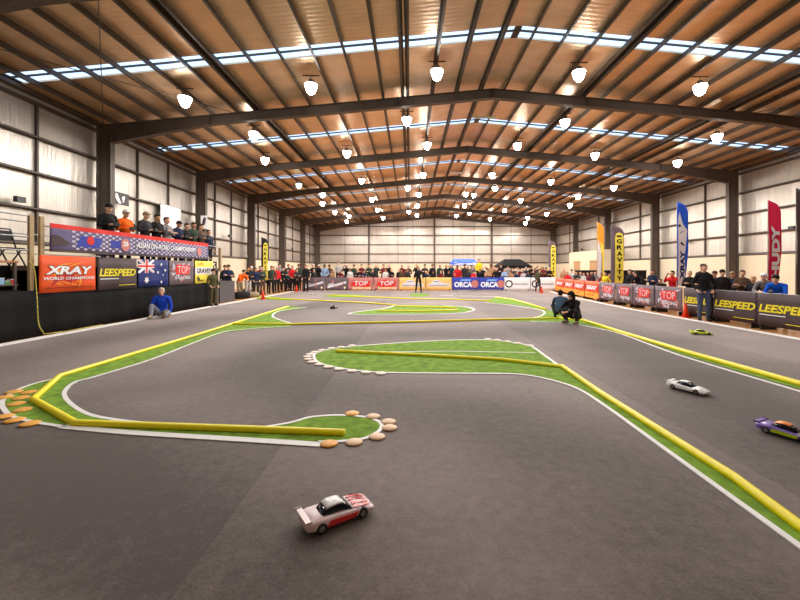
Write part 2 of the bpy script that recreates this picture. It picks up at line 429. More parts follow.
def hose(label, pts, w=.065, h=.05):
    P = line_pts([g(*p) for p in pts]); mb = MB()
    # rounded hose: stacked strip profile
    Q = []
    for i in range(len(P)-1):        # subdivide long runs
        n = max(1, int((P[i+1]-P[i]).length/1.5))
        for k in range(n): Q.append(P[i].lerp(P[i+1], k/n))
    Q.append(P[-1])
    prof = [(-.5, 0), (-.5, .55), (-.32, .92), (0, 1), (.32, .92), (.5, .55), (.5, 0)]
    rings = []
    for i, p in enumerate(Q):
        a = Q[max(i-1, 0)]; b = Q[min(i+1, len(Q)-1)]; t = (b-a).normalized(); nr = Vector((-t.y, t.x)); k = 1
        if 0 < i < len(Q)-1: k = 1/max(.5, (p-a).normalized().dot(t))
        rings.append([(p.x+nr.x*u*w*k, p.y+nr.y*u*w*k, .0065+v*h) for u, v in prof])
    mb.smooth = True; mb.loft(rings)
    return tag(mb.build('track_hose', yellow), label, 'track barrier hose', 'yellow hoses edging the track')

# border tape
tape('border_tape', 'wide white border tape along the left edge of the carpet beside the black drape', [(-8.15, -2.4), (-8.15, 27.95)], .27, False, True)
tape('border_tape', 'wide white border tape along the back edge below the sponsor banners', [(-8.0, 27.85), (9.9, 27.85)], .3, False, True)
tape('border_tape', 'wide white border tape along the right edge below the right-hand banners', [(x-.16, y) for x, y in rb[:-1]], .24, False, True)

# island A (left hairpin)
A_out = [(200, 336), (130, 355), (60, 378), (36, 384), (18, 390.5), (6, 398), (2.5, 405), (9, 415), (30, 421.5), (72, 428.5), (150, 433.5), (240, 438), (300, 441.5), (343, 441), (365, 438), (379, 431), (380, 424), (367, 418.5), (342, 416.3), (312, 418), (291, 423.5), (262, 428.5), (240, 430), (154, 424.4), (120, 420.5), (90, 414.8), (72, 405), (65, 396), (67, 389.5), (76, 382.5), (96, 377), (150, 360.5), (190, 345), (223, 332.8), (250, 329.4), (291, 326.6), (291, 323.5), (278, 319.5), (273, 316), (280, 311.5), (306, 307.6), (289, 306.5)]
turf('curved green turf of the left hairpin island with orange discs', A_out)
hose('yellow hose bent round the left hairpin and ending at its right tip', [(288, 307), (200, 335), (60, 377.5), (33, 401.5), (75, 425.5), (240, 431.5), (344.5, 435.5)])
hose('long straight yellow hose crossing the track from the left hairpin to the crouching marshals', [(230, 324.8), (293.5, 325), (420, 322.4), (500, 320), (560, 319)])
tape('tape_line', 'thick white tape along the near side of the left hairpin turf', [(62, 427), (110, 431.5), (150, 434.5), (240, 440), (321, 445.2)], .085)
tape('tape_line', 'thin white tape round the outer left end of the hairpin turf', [(60, 377.6), (36, 383.5), (18, 390), (6, 397.5), (2, 404.5), (9, 415), (30, 421.8), (64, 427.3)], .045)
tape('tape_line', 'white tape curving round the right tip of the left hairpin island', [(318, 442.5), (343, 441.7), (365, 438.8), (379.5, 431), (380.5, 423.5), (367, 418), (342, 415.7), (312, 417.5), (291, 423), (262, 428)], .04)
tape('tape_line', 'white tape on the inner curve of the left hairpin turf', [(154, 424.6), (120, 420.8), (90, 415.2), (72, 405.2), (64.5, 396), (66.5, 389), (76, 382), (96, 376.6), (150, 360), (190, 344.5), (223, 332.3), (250, 329), (291, 326.2)], .045)
tape('tape_line', 'small white tape curve inside the turf triangle behind the hairpin', [(293, 324), (280, 320), (272.5, 316), (280, 311), (306, 307.3)], .06)
# island B
B_low = [(314, 357.8), (316, 361), (321, 363.9), (337.5, 368), (365, 371.6), (392.5, 373), (440, 373.6), (500, 373.9), (525, 375.2), (550, 380), (575, 387.8), (600, 402.6), (666.7, 450.7), (733, 498.7), (800, 547), (850, 583)]
B_up = [(850, 566), (800, 530), (734, 481), (665, 433), (600, 394.5), (562.5, 367.5), (545, 356), (530, 346.2), (507.5, 342), (487.5, 340.2), (455, 340.3), (420, 341.8), (365, 345.6), (332, 349.2), (315.5, 353.8)]
turf('large green turf island in the middle running down to the lower right', B_low+B_up)
hose('yellow hose along the middle island bending down to the lower right corner', [(336, 352.3), (420, 356.4), (500, 361), (562, 368), (600, 394.5), (734, 480.5), (800, 530.5), (850, 566.5)])
tape('tape_line', 'white tape along the near edge of the middle turf island', B_low, .045)
tape('tape_line', 'white tape along the far edge of the middle turf island', [(557.5, 365), (545, 356), (530, 346.2), (507.5, 342), (487.5, 340.2), (455, 340.3), (420, 341.8), (365, 345.6), (332, 349.2), (315.5, 353.8), (314, 357.6)], .05)
tape('tape_line', 'faint straight white seam tape across the middle turf island', [(375, 352.5), (450, 351.5), (535, 353)], .03, False)
# strip C, right
C_up = [(510, 319.6), (533, 318.2), (540, 314.5), (545, 310), (552, 311), (570, 315.5), (590, 321), (640, 337), (700, 354.5), (800, 382.5), (860, 399)]
C_low = [(860, 407), (800, 389.5), (680, 353.8), (620, 332.5), (592, 326.5), (565, 322.2), (540, 321.6), (510, 321.2)]
turf('narrow green turf strip under the right-hand hose with the turf corner of the marshals', C_up+C_low)
hose('yellow hose running from the marshals to the right edge of the picture', [(560, 319), (582.5, 321), (620, 333), (680, 351.5), (800, 386), (860, 403)], .09, .06)
tape('tape_line', 'white tape below the long yellow hose at the right', [(530, 321.6), (565, 323), (592, 327.3), (620, 333.8), (680, 355.6), (800, 391.8), (860, 410)], .05)
# island D
turf('pointed green turf piece in the far right bend', [(485, 301.5), (490, 299), (496, 297.6), (506, 297.8), (514, 300), (530, 304.5), (546, 309.5), (543, 311), (526.5, 306.4), (512, 304.5), (497, 303.4)])
hose('yellow hose bending round the far right turf piece towards the marshals', [(400, 299), (450, 299.7), (492, 301.3), ], .1, .05)
hose('short yellow hose slanting from the far bend down to the crouching marshals', [(496, 297.6), (511, 299.5), (530, 304.6), (546, 309.9)], .1, .05)
tape('tape_line', 'white tape curve inside the far right bend beside the marshals', [(485, 302.5), (505, 304.5), (521, 306.8), (538, 309.5), (544.5, 312), (542, 315.5), (533, 318.3)], .06)
# island E
turf('long green turf island in the far middle of the track', [(351.5, 313), (358, 311.3), (385, 308.5), (396, 305.2), (420, 305), (444, 305.7), (462, 307), (472, 309.2), (470, 311), (460, 312.6), (430, 313.8), (400, 314), (356, 314.2)])
hose('upper yellow hose on the far middle turf island', [(396, 306.6), (440, 307.6), (456, 308.6)], .1, .05)
hose('lower yellow hose on the far middle turf island', [(378, 311.4), (420, 311.6), (458, 310.8)], .1, .05)
tape('tape_line', 'white tape round the far middle turf island', [(396, 305), (385, 308.4), (352, 312.8), (356, 314.4), (400, 314.4), (440, 314), (464, 312.6), (474, 309.8), (466, 307), (444, 305.4)], .08)
# back lines
turf('thin green turf patch beside the nearer left traffic cone', [(255, 297.6), (262, 296.2), (292, 298.6), (292, 300.6), (258, 299)])
hose('far yellow hose starting near the left traffic cones', [(254, 298), (320, 301), (368, 303.4), (395, 305.6)], .1, .05)
turf('flat oval turf patch in front of the back left banners', [(322, 296), (330, 294.6), (345, 294.3), (362, 295.2), (371, 296.4), (360, 297.5), (335, 297.5)])
hose('farthest yellow hose crossing the track below the back banners', [(330, 295.8), (362, 297), (400, 298.6)], .12, .05)
turf('small turf patch under the feet of the back track marshal', [(408, 295.2), (414, 293.6), (424, 293.6), (431, 294.6), (426, 296.4), (414, 296.8)])
tape('tape_line', 'white tape line behind the pointed turf of the far right bend', [(440, 295.3), (470, 296.2), (500, 297)], .12, False)

# kerb discs
def disc(x, y, m, r, label, group):
    X, Y = g(x, y); mb = MB(); mb.smooth = True
    mb.lathe([(r, 0), (r, .004), (r*.8, .012), (r*.4, .017), (0, .018)], (0, 0, 0), 18)
    o = mb.build('kerb_disc', m); o.location = (X, Y, .0065); return tag(o, label, 'kerb disc', group)
L1 = [(14, 392.5, 'out'), (4.5, 398, 'out'), (28.7, 393, 'in'), (21, 398.7, 'in'), (16, 404.7, 'in'), (22.5, 410.6, 'in'), (3.5, 417.5, 'out'), (14.5, 421, 'out'), (30, 424.5, 'out')]
LN = ['farthest of the outer orange discs at the left hairpin, just off the turf', 'second farthest outer orange disc at the left hairpin edge', 'orange disc on the hairpin turf, farthest of the inner four',
      'orange disc on the hairpin turf, second farthest of the inner four', 'orange disc on the hairpin turf, second nearest of the inner four', 'orange disc on the hairpin turf, nearest of the inner four',
      'near orange disc outside the left hairpin tape at the picture edge', 'middle of the three near orange discs outside the left hairpin tape', 'rightmost near orange disc outside the left hairpin tape']
for (x, y, q), l in zip(L1, LN): disc(x, y, disc_or, .085, l, 'orange discs at the left hairpin')
L2 = [(352, 414.2), (373, 417.2), (388.5, 422.5), (389.5, 428.5), (377, 437.5), (354, 443), (329, 444.5)]
for i, (x, y) in enumerate(L2): disc(x, y, disc_or if i in (0, 6) else disc_pk, .075, 'pale orange disc round the tip of the hose island, %s clockwise from its far side' % ORD[i], 'pale discs round the right tip of the hairpin island')
L3 = [(352, 346), (341, 347.6), (331.5, 348.8), (322, 350.6), (315, 352.5), (310, 354.6), (307.5, 357), (308, 359.6), (312, 362.3), (319, 364.8), (328, 367.3), (339, 369.6), (352, 371.4), (366, 372.8), (381, 373.9)]
for i, (x, y) in enumerate(L3): disc(x, y, disc_wh, .08, 'small whitish disc round the left tip of the middle island, %s from its far side' % ORD[i], 'whitish discs at the left tip of the middle island')
L4 = [(488, 339.5), (497, 340.4), (507.5, 341.8), (518, 343.6), (530, 346)]
for i, (x, y) in enumerate(L4): disc(x, y, disc_wh, .08, 'small whitish disc on the far right edge of the middle island, %s from the left' % ORD[i], 'whitish discs on the far edge of the middle island')

# ------------------------------------------------------------------ RC CARS
def rc_car(label, loc, rz, body_m, stripe_m, side_m, roof_m, wing_m, name='rc_car'):
    t = thing(name, label, 'radio-controlled car', (loc[0], loc[1], .0005), rz, 'radio-controlled cars on the track')
    # local +X is forward, length .43
    st = [(-.215, .070, .062, .034), (-.205, .086, .074, .022), (-.16, .094, .082, .018), (-.10, .095, .080, .018), (-.02, .090, .074, .018), (.05, .090, .070, .018), (.11, .095, .070, .018), (.16, .094, .060, .018), (.20, .090, .050, .018), (.215, .074, .042, .024)]
    rings = []
    for x, w, zt, zb in st:
        ring = []
        for k in range(20):
            a = 2*math.pi*k/20; ca, sa = math.cos(a), math.sin(a)
            yy = w*math.copysign(abs(ca)**.45, ca); zz = (zt+zb)/2+(zt-zb)/2*math.copysign(abs(sa)**.5, sa)
            ring.append((x, yy, zz))
        rings.append(ring)
    b = MB(); b.smooth = True; b.loft(rings); b.build('body_shell', body_m, t)
    gl = MB(); gl.smooth = True; rings = []
    for x, w, zt in ((-.125, .066, .074), (-.09, .066, .102), (-.05, .062, .116), (0, .060, .117), (.03, .062, .108), (.075, .070, .070)):
        rings.append([(x, -w, .06), (x, -w*.97, .07), (x, -w*.8, zt-.006), (x, -w*.6, zt), (x, 0, zt+.002), (x, w*.6, zt), (x, w*.8, zt-.006), (x, w*.97, .07), (x, w, .06)])
    gl.loft(rings); gl.build('window_glass', glassd, t)
    rf = MB(); rf.smooth = True; rings = []
    for x, w in ((-.085, .05), (-.05, .052), (0, .050), (.022, .046)):
        z = .1195 if -.06 < x < .01 else .112
        rings.append([(x, -w, z-.006), (x, -w*.8, z), (x, 0, z+.002), (x, w*.8, z), (x, w, z-.006), (x, 0, z-.010)])
    rf.loft(rings); rf.build('roof', roof_m, t)
    s = MB(); 
    for yy in (-.06, -.022, .022, .06): s.prism([(.085, yy-.011, .0712), (.15, yy-.011, .0635), (.195, yy*.8-.009, .0505), (.195, yy*.8+.009, .0505), (.15, yy+.011, .0635), (.085, yy+.011, .0712)], (0, 0, .003))
    s.build('bonnet_stripe', stripe_m, t)
    for sd in (-1, 1):
        s = MB(); s.prism([(-.10, sd*.0935, .030), (.08, sd*.0935, .030), (.10, sd*.0935, .055), (-.08, sd*.0935, .062)], (0, sd*.004, 0)); s.build('side_panel', side_m, t)
    for x in (-.13, .13):
        for sd in (-1, 1):
            w = MB(); w.smooth = True
            ring = []
            prof = [(.012, -.013), (.030, -.013), (.032, -.010), (.032, .010), (.030, .013), (.012, .013)]
            rr = [[(x+r*math.cos(2*math.pi*k/18), sd*.082+v, .032+r*math.sin(2*math.pi*k/18)) for k in range(18)] for r, v in prof]
            w.loft(rr); wh = w.build('wheel', dark_tone, t)
            h = MB(); h.cone((x, sd*.092, .032), (x, sd*.0965, .032), .019, .017, 12); h.build('wheel_rim', mat('rim_grey', srgb(120, 116, 116), .4), wh)
    wg = MB(); wg.box(-.222, -.190, -.086, .086, .084, .087)
    for sd in (-1, 1): wg.box(-.226, -.186, sd*.086-.0015, sd*.086+.0015, .076, .092); wg.box(-.208, -.2, sd*.04-.002, sd*.04+.002, .06, .085)
    wg.build('rear_wing', wing_m, t)
    return t
def pm(n, r, g_, b): return mat('car_'+n, srgb(r, g_, b), .28)
c_red, c_white, c_sil = pm('red', 214, 40, 46), pm('white', 238, 236, 236), pm('silver_pink', 214, 186, 184)
c_blue, c_pur, c_lime, c_org, c_yg = pm('blue', 50, 60, 140), pm('purple', 116, 80, 168), pm('lime', 190, 214, 20), pm('orange', 240, 140, 60), pm('yellow_green', 214, 232, 50)
def place(x, y): return g(x, y)
rc_car('red and white racing car model with a rear wing, closest to the camera', place(337, 518), R(34), c_sil, c_red, c_red, c_white, c_sil)
rc_car('plain white racing car model on the right-hand lane', place(688, 391), R(-62), c_white, c_white, c_white, c_white, c_white)
rc_car('purple, lime and orange racing car model cut by the right picture edge', place(789, 437), R(-64), c_pur, c_lime, c_lime, c_org, c_pur)
rc_car('yellow-green racing car model near the right-hand banners', place(701, 334.5), R(-16), c_yg, c_yg, c_yg, c_lime, c_yg)
rc_car('tiny dark red and black racing car model in the far left middle of the track', place(334, 308.5), R(80), pm('dark', 40, 26, 26), c_red, c_red, pm('dark', 0, 0, 0), blackp)
rc_car('white racing car model at the far left below the grey banners', place(313, 294.3), R(20), c_white, c_sil, c_white, c_white, c_white)
rc_car('white racing car model far back below the orange and blue banners', place(456, 295.3), R(25), c_white, c_blue, c_white, c_white, c_white)

# ------------------------------------------------------------------ CONES
def cone(x, y, label):
    X, Y = g(x, y); t = thing('traffic_cone', label, 'traffic cone', (X, Y, .0005 if abs(X) < 8.3 else -.012), 0, 'orange traffic cones')
    MB().box(-.13, .13, -.13, .13, 0, .025).build('base', cone_m, t)
    b = MB(); b.smooth = True; b.lathe([(.10, .025), (.06, .25), (.028, .44), (.024, .45), (0, .45)], n=18); b.build('cone_body', cone_m, t)
cone(263, 299.3, 'orange traffic cone on the left border, nearer of the left two')
cone(296.5, 291.6, 'orange traffic cone at the back left corner of the carpet')
cone(541.5, 293.0, 'orange traffic cone beside the pointing marshal in the back right')
cone(685.7, 317, 'red-orange traffic cone in front of the right-hand banners beside the man in jeans')

# ------------------------------------------------------------------ BANNERS
def cl(n, r, g_, b): return mat('banner_'+n, srgb(r, g_, b), .6, spec=.3, noise=(3, .07, (1, 1, 1)))
BW = dict(brown=cl('brown', 74, 58, 60), orange=cl('orange', 232, 84, 24), white=cl('white', 240, 240, 242), navy=cl('navy', 24, 40, 110), red=cl('red', 222, 44, 34), grey=cl('grey', 110, 92, 98),
          yellow=cl('yellow', 236, 218, 40), amber=cl('amber', 248, 196, 116), blue=cl('blue', 52, 66, 168), lyel=cl('bright_yellow', 244, 226, 84), pink=cl('pink', 196, 122, 116), lav=cl('lavender', 104, 94, 134), pale=cl('pale', 206, 196, 214),
          black=cl('black', 26, 24, 26), lblue=cl('light_blue', 120, 170, 236), cream=cl('cream', 250, 232, 180), offw=cl('off_white', 226, 222, 226), dred=cl('dark_red', 190, 34, 26), flame=cl('flame', 255, 160, 50), magenta=cl('magenta', 212, 22, 70), bright_blue=cl('bright_blue', 30, 90, 220))
class Banner:
    """local x to the reader's right, -y towards the reader, z up"""
    def __init__(s, name, label, group, w, h, base, loc, rz, amp=.012, tilt=0, cat='banner'):
        s.t = thing(name, label, cat, loc, rz, group); s.w, s.h, s.amp, s.ph = w, h, amp, random.uniform(0, 6)
        if tilt: s.t.rotation_euler = (tilt, 0, rz)
        s.lay = 0
        mb = MB(); n = max(8, int(w/.08)); mb.smooth = True
        nz = 4
        fr = [[mb.bm.verts.new((-w/2+w*i/n, s.wv(-w/2+w*i/n, h*j/nz)-.003, h*j/nz)) for i in range(n+1)] for j in range(nz+1)]
        bk = [[mb.bm.verts.new((v.co.x, v.co.y+.006, v.co.z)) for v in row] for row in fr]; fs = []
        for j in range(nz):
            for i in range(n):
                fs.append(mb.bm.faces.new((fr[j][i], fr[j][i+1], fr[j+1][i+1], fr[j+1][i]))); fs.append(mb.bm.faces.new((bk[j][i], bk[j+1][i], bk[j+1][i+1], bk[j][i+1])))
        for i in range(n):
            fs.append(mb.bm.faces.new((fr[0][i], bk[0][i], bk[0][i+1], fr[0][i+1]))); fs.append(mb.bm.faces.new((fr[nz][i], fr[nz][i+1], bk[nz][i+1], bk[nz][i])))
        for j in range(nz):
            fs.append(mb.bm.faces.new((fr[j][0], fr[j+1][0], bk[j+1][0], bk[j][0]))); fs.append(mb.bm.faces.new((fr[j][n], bk[j][n], bk[j+1][n], fr[j+1][n])))
        mb._tag(fs); mb.build('banner_cloth', base, s.t)
    def wv(s, x, z): return s.amp*math.sin(x*6.5+s.ph+z*1.2)
    def _link(s, name, me, m):
        s.lay += 1; slice_mesh(me, 0, .12)
        for v in me.vertices: v.co.y += s.wv(v.co.x, v.co.z)-.005-.0035*s.lay
        me.materials.append(m); o = bpy.data.objects.new(name, me); C.objects.link(o); o.parent = s.t; return o
    def text(s, txt, x0, x1, z0, z1, m, shear=0, bold=.02, name='lettering'):
        me = text_mesh(txt, (x1-x0)*s.w, (z1-z0)*s.h, shear, bold)
        for v in me.vertices: v.co.x += -s.w/2+x0*s.w; v.co.z += z0*s.h
        return s._link(name, me, m)
    def poly(s, polys, m, name='printed_shape'):
        mb = MB()
        for p in polys:
            # split into thin pieces along x so it follows the cloth
            pts = [Vector((-s.w/2+x*s.w, 0, z*s.h)) for x, z in p]
            mb.prism(pts, (0, -.001, 0))
        return s._link(name, mb.mesh('p'), m)
    def disc(s, cx, cz, r, m, name='printed_disc', inner=0):
        n = 20
        if inner:
            ps = [[(cx+r*math.cos(a)/s.w*s.h, cz+r*math.sin(a)), (cx+r*math.cos(b)/s.w*s.h, cz+r*math.sin(b)), (cx+inner*math.cos(b)/s.w*s.h, cz+inner*math.sin(b)), (cx+inner*math.cos(a)/s.w*s.h, cz+inner*math.sin(a))] for a, b in ((6.2832*k/n, 6.2832*(k+1)/n) for k in range(n))]
            return s.poly(ps, m, name)
        return s.poly([[(cx+r*math.cos(6.2832*k/n)/s.w*s.h, cz+r*math.sin(6.2832*k/n)) for k in range(n)]], m, name)
rnd = random.random
def shards(n, x0=0, x1=1, z0=0, z1=1, sz=.14, thin=.35):
    out = []
    for _ in range(n):
        cx, cz = x0+sz*.6+rnd()*(x1-x0-sz*1.2), z0+sz*.6+rnd()*(z1-z0-sz*1.2); a = rnd()*6.28
        out.append([(cx+sz*.5*math.cos(a), cz+sz*.5*math.sin(a)), (cx+sz*thin*.5*math.cos(a+1.7), cz+sz*thin*.5*math.sin(a+1.7)), (cx-sz*.5*math.cos(a), cz-sz*.5*math.sin(a)), (cx+sz*thin*.5*math.cos(a-1.7), cz+sz*thin*.5*math.sin(a-1.7))])
    return out
def star(cx, cz, r, asp, n=7):
    return [(cx+(r if k % 2 == 0 else r*.45)*math.sin(math.pi*k/n)*asp, cz+(r if k % 2 == 0 else r*.45)*math.cos(math.pi*k/n)) for k in range(2*n)]

def leespeed(b):
    b.text('LEESPEED', .03, .97, .42, .66, BW['yellow'], .25, .03)
    b.poly([[(.05, .33), (.5, .33), (.5, .355), (.05, .355)]], BW['white'], 'underline'); b.poly([[(.5, .12), (.95, .12), (.95, .14), (.5, .14)]], BW['yellow'], 'underline')
def topb(b):
    b.poly(shards(10, sz=.3), BW['pink']); b.poly(shards(14, sz=.22), BW['pale'])
    b.poly([[(.25, .42), (.78, .42), (.82, .82), (.25, .82)]], BW['red'], 'printed_block')
    b.text('TOP', .3, .76, .47, .77, BW['offw'], 0, -.01)
    b.text('RACING', .3, .85, .22, .36, BW['offw'], .2, .01)
def xrayb(b, full=True):
    b.poly(shards(10, sz=.35, thin=.12), BW['flame'], 'printed_flames'); b.poly(shards(5, sz=.4, thin=.3), BW['dred'], 'printed_flames')
    if full:
        b.text('XRAY', .075, .935, .475, .735, BW['black'], .2, .055, 'letter_shadow')
        b.text('XRAY', .08, .92, .49, .72, BW['white'], .2, .04)
        b.text('WORLD CHAMPIONS', .05, .96, .34, .42, BW['white'], .15, .015)
        b.text('the world champion car', .08, .9, .1, .15, BW['black'], .2, .0)
    else:
        b.poly([[(.04, .48), (.96, .48), (.96, .76), (.04, .76)]], BW['red'], 'printed_band')
        b.text('XRAY', .08, .93, .5, .74, BW['white'], .2, .05); b.poly([[(.0, .0), (1, .0), (1, .3), (0, .38)]], BW['flame'], 'printed_band'); b.poly(shards(5, 0, 1, 0, .36, .25, .2), BW['orange'], 'printed_flames')

# --- drivers' stand
SX = -8.45
st = thing('drivers_stand', 'raised black-draped drivers stand along the left side of the hall', 'drivers stand', (SX, 11, -.012))
b = MB(); b.box(-2.6, -.04, -1.85, 6.5, 1.5, 1.6); b.box(-2.6, -1.1, -6.2, -1.85, 1.5, 1.6); b.build('deck', mat('deck_ply', srgb(110, 92, 74), .8), st)
for yy in (-5, -1.7, 1, 4, 6.3):
    for xx in ((-2.5, -.12) if yy > -4 else (-2.5, -1.2)): MB().box(xx-.05, xx+.05, yy-.05, yy+.05, 0, 1.5).build('post', steel, st)
dr = MB(); n = 90; dr.smooth = True     # pleated drape below the banners
rows = []
for z in (0, .35, .7, 1.05):
    rows.append([(.01*math.sin(i*1.3)+.012*math.sin(i*.47+z), -7.4+13.0*i/n, z) for i in range(n+1)])
fv = [[dr.bm.verts.new(p) for p in r_] for r_ in rows]; bv = [[dr.bm.verts.new((p[0]-.02, p[1], p[2])) for p in r_] for r_ in rows]
for j in range(3):
    for i in range(n): dr._tag([dr.bm.faces.new((fv[j][i], fv[j][i+1], fv[j+1][i+1], fv[j+1][i])), dr.bm.faces.new((bv[j][i], bv[j+1][i], bv[j+1][i+1], bv[j][i+1]))])
for i in range(n): dr.bm.faces.new((fv[0][i], bv[0][i], bv[0][i+1], fv[0][i+1])); dr.bm.faces.new((fv[3][i], fv[3][i+1], bv[3][i+1], bv[3][i]))
dr.build('drape', black, st)
dr2 = MB(); dr2.box(-.06, -.04, -2.2, 5.6, 1.05, 1.6); dr2.build('upper_drape', black, st)
MB().box(-.95, -.93, -2.25, -.9, .0, 1.62).build('under_deck_shade', black, st)  # black sheet added as the darkness under the deck behind the table
for y in (-2.25, -2.0): MB().box(-.09, -.03, y-.05, y+.05, .0, 2.75).build('rail_post', tan, st)
MB().box(-.1, 0, 6.4, 6.5, 1.45, 2.5).build('rail_post', tan, st)
for y in (.1, 2.2, 4.2): MB().box(-.08, -.04, y-.02, y+.02, 1.6, 2.55).build('rail_post', steel, st)
for z in (1.95, 2.25, 2.58, 2.72): MB().tube([(-.06, -7, z), (-.06, -2.25, z)], .018).build('guard_rail', galv, st)
for z in (1.98, 2.54): MB().tube([(-.06, -1.95, z), (-.06, 6.4, z)], .018).build('guard_rail', galv, st)
for y in (-6.2, -4.6, -3.4): MB().tube([(-.06, y, 1.6), (-.06, y, 2.72)], .018).build('guard_rail', galv, st)
for z in (1.98, 2.54): MB().tube([(-2.5, -6, z), (-2.5, 6.4, z)], .018).build('guard_rail', galv, st)

# banners hanging on the stand (x edges measured in the photo)
def stand_banner(xa, xb, z0, z1, label, base, fn, X=SX+.05, grp='banners hung on the drivers stand', name='banner', amp=.012):
    ya, yb = -F*X/(VX-xa), -F*X/(VX-xb); w = yb-ya-.02
    B_ = Banner(name, label, grp, w, z1-z0, base, (X+.0, (ya+yb)/2, z0-0), R(90), amp); fn(B_); return B_
stand_banner(38.5, 96, .97, 1.84, 'orange flame banner with big white XRAY letters on the drivers stand', BW['orange'], xrayb)
stand_banner(97, 137, .95, 1.84, 'dark banner with yellow LEESPEED letters on the drivers stand', BW['brown'], leespeed)
def ausflag(b):
    W = BW['white']
    b.poly([[(0, 1), (.06, 1), (.5, .56), (.5, .5), (.44, .5), (0, .94)], [(.5, 1), (.44, 1), (0, .56), (0, .5), (.06, .5), (.5, .94)], [(.2, .5), (.3, .5), (.3, 1), (.2, 1)], [(0, .68), (.5, .68), (.5, .82), (0, .82)]], W, 'union_cross')
    b.poly([[(.225, .5), (.275, .5), (.275, 1), (.225, 1)], [(0, .715), (.5, .715), (.5, .785), (0, .785)], [(0, 1), (.025, 1), (.2, .83), (.17, .83)], [(.5, .5), (.475, .5), (.3, .67), (.33, .67)]], BW['red'], 'union_red_cross')
    a = b.h/b.w
    for x, z, r in ((.25, .24, .14), (.75, .82, .07), (.75, .15, .07), (.62, .52, .07), (.87, .6, .07), (.8, .42, .045)): b.poly([star(x, z, r, a)], W, 'star')
stand_banner(138, 168, .97, 1.84, 'blue Australian flag with white stars on the drivers stand', BW['navy'], ausflag, name='flag')
stand_banner(169, 193.5, .97, 1.84, 'grey and pink banner with a red block on the drivers stand', BW['grey'], topb)
def yel(b):
    b.poly([[(0, .4), (1, .4), (1, .72), (0, .72)]], BW['offw'], 'printed_band'); b.text('GRAVITY', .1, .95, .45, .67, BW['black'], .1, .02); b.poly(shards(6, 0, 1, 0, .4, .2), BW['black']); b.poly(shards(4, 0, 1, .75, 1, .2), BW['flame'])
stand_banner(194.5, 213, .97, 1.86, 'yellow banner with a pale band at the far end of the drivers stand', BW['lyel'], yel)
def asian(b):
    b.poly([[(0, .84), (1, .80), (1, 1), (0, 1)]], BW['red'], 'printed_band')
    b.poly([[(x/60, .12+.09*(k)), (x/60+1/75, .12+.09*k), (x/60+1/75, .19+.09*k), (x/60, .19+.09*k)] for x in range(5, 59) for k in range(8) if (x+k) % 2 == 0 and not (.30 < x/60 < .36)], BW['pale'], 'checker_print')
    b.poly([[(.1, .25), (.2, .22), (.22, .62), (.12, .66)], [(.26, .3), (.31, .3), (.31, .6), (.26, .6)]], BW['blue']); b.disc(.16, .5, .17, BW['red'])
    b.disc(.335, .46, .28, BW['pink']); b.text('20', .32, .35, .4, .6, BW['white'], 0, .02)
    b.text('ASIAN ON-ROAD CHAMPIONSHIPS', .398, .862, .355, .36+.26, BW['navy'], .15, .05, 'letter_shadow')
    b.text('ASIAN ON-ROAD CHAMPIONSHIPS', .40, .86, .37, .63, BW['white'], .15, .02)
    b.disc(.90, .46, .26, BW['pink']); b.poly([[(0, .0), (1, 0), (1, .08), (0, .1)], [(0, .2), (.08, .3), (.02, .6), (0, .6)]], BW['brown'], 'printed_band')
stand_banner(49.5, 208, 1.93, 2.6, 'long purple checkered championship banner with red top edge on the stand railing', BW['lav'], asian, X=SX+.04, amp=.01)

# --- steel crowd barriers and the banners on them
def barrier(mid, ang, w, label, group):
    t = thing('crowd_barrier', label, 'crowd barrier', (mid[0], mid[1], -.012), ang, group)
    f = MB(); f.tube([(-w/2, 0, .12), (-w/2, 0, .92)], .016); f.tube([(w/2, 0, .12), (w/2, 0, .92)], .016); f.tube([(-w/2, 0, .92), (w/2, 0, .92)], .016); f.tube([(-w/2, 0, .15), (w/2, 0, .15)], .016)
    f.build('frame', galv, t)
    f = MB(); n = int(w/.14)
    for i in range(1, n): f.tube([(-w/2+w*i/n, 0, .15), (-w/2+w*i/n, 0, .92)], .006, 5)
    f.build('bars', galv, t)
    for s in (-1, 1): MB().box(s*(w/2-.12)-.02, s*(w/2-.12)+.02, -.10, .3, 0, .13).build('foot', blackp, t)
FP = [Vector((9.0, 7.0)), Vector((9.0, 17.5)), Vector((9.4, 21.5)), Vector((10.35, 28.0))]
def fence_at(px):
    best = None
    for i in range(3):
        for k in range(400):
            p = FP[i].lerp(FP[i+1], k/400); q = VX+F*p.x/p.y
            if best is None or abs(q-px) < best[0]: best = (abs(q-px), p)
    return best[1]
def fence_banner(xa, xb, z0, z1, label, base, fn, grp='banners on the right-hand crowd barriers', tilt=.05):
    a, b_ = fence_at(xa), fence_at(xb); mid = (a+b_)/2; d = b_-a; ang = math.atan2(d.y, d.x); w = d.length-.02
    nrm = Vector((math.sin(ang), -math.cos(ang)))      # towards the reader
    barrier(mid+Vector((0, 0)), ang, w, 'steel crowd barrier behind '+' '.join(label.split()[:11]), 'crowd barriers along the track')
    B_ = Banner('banner', label, grp, w, z1-z0, base, (mid.x+nrm.x*.06, mid.y+nrm.y*.06, z0), ang, .008); fn(B_)
wide = [(848, 800.0)]
a9 = 'right of the man in jeans'
fence_banner(685.5, 715, .1, .92, 'LEESPEED banner half hidden behind the man in jeans', BW['brown'], leespeed)
fence_banner(715.5, 759, .1, .92, 'LEESPEED banner between the man in jeans and the man in bright blue', BW['brown'], leespeed)
fence_banner(759.8, 822, .1, .92, 'LEESPEED banner under the man in bright blue at the right picture edge', BW['brown'], leespeed)
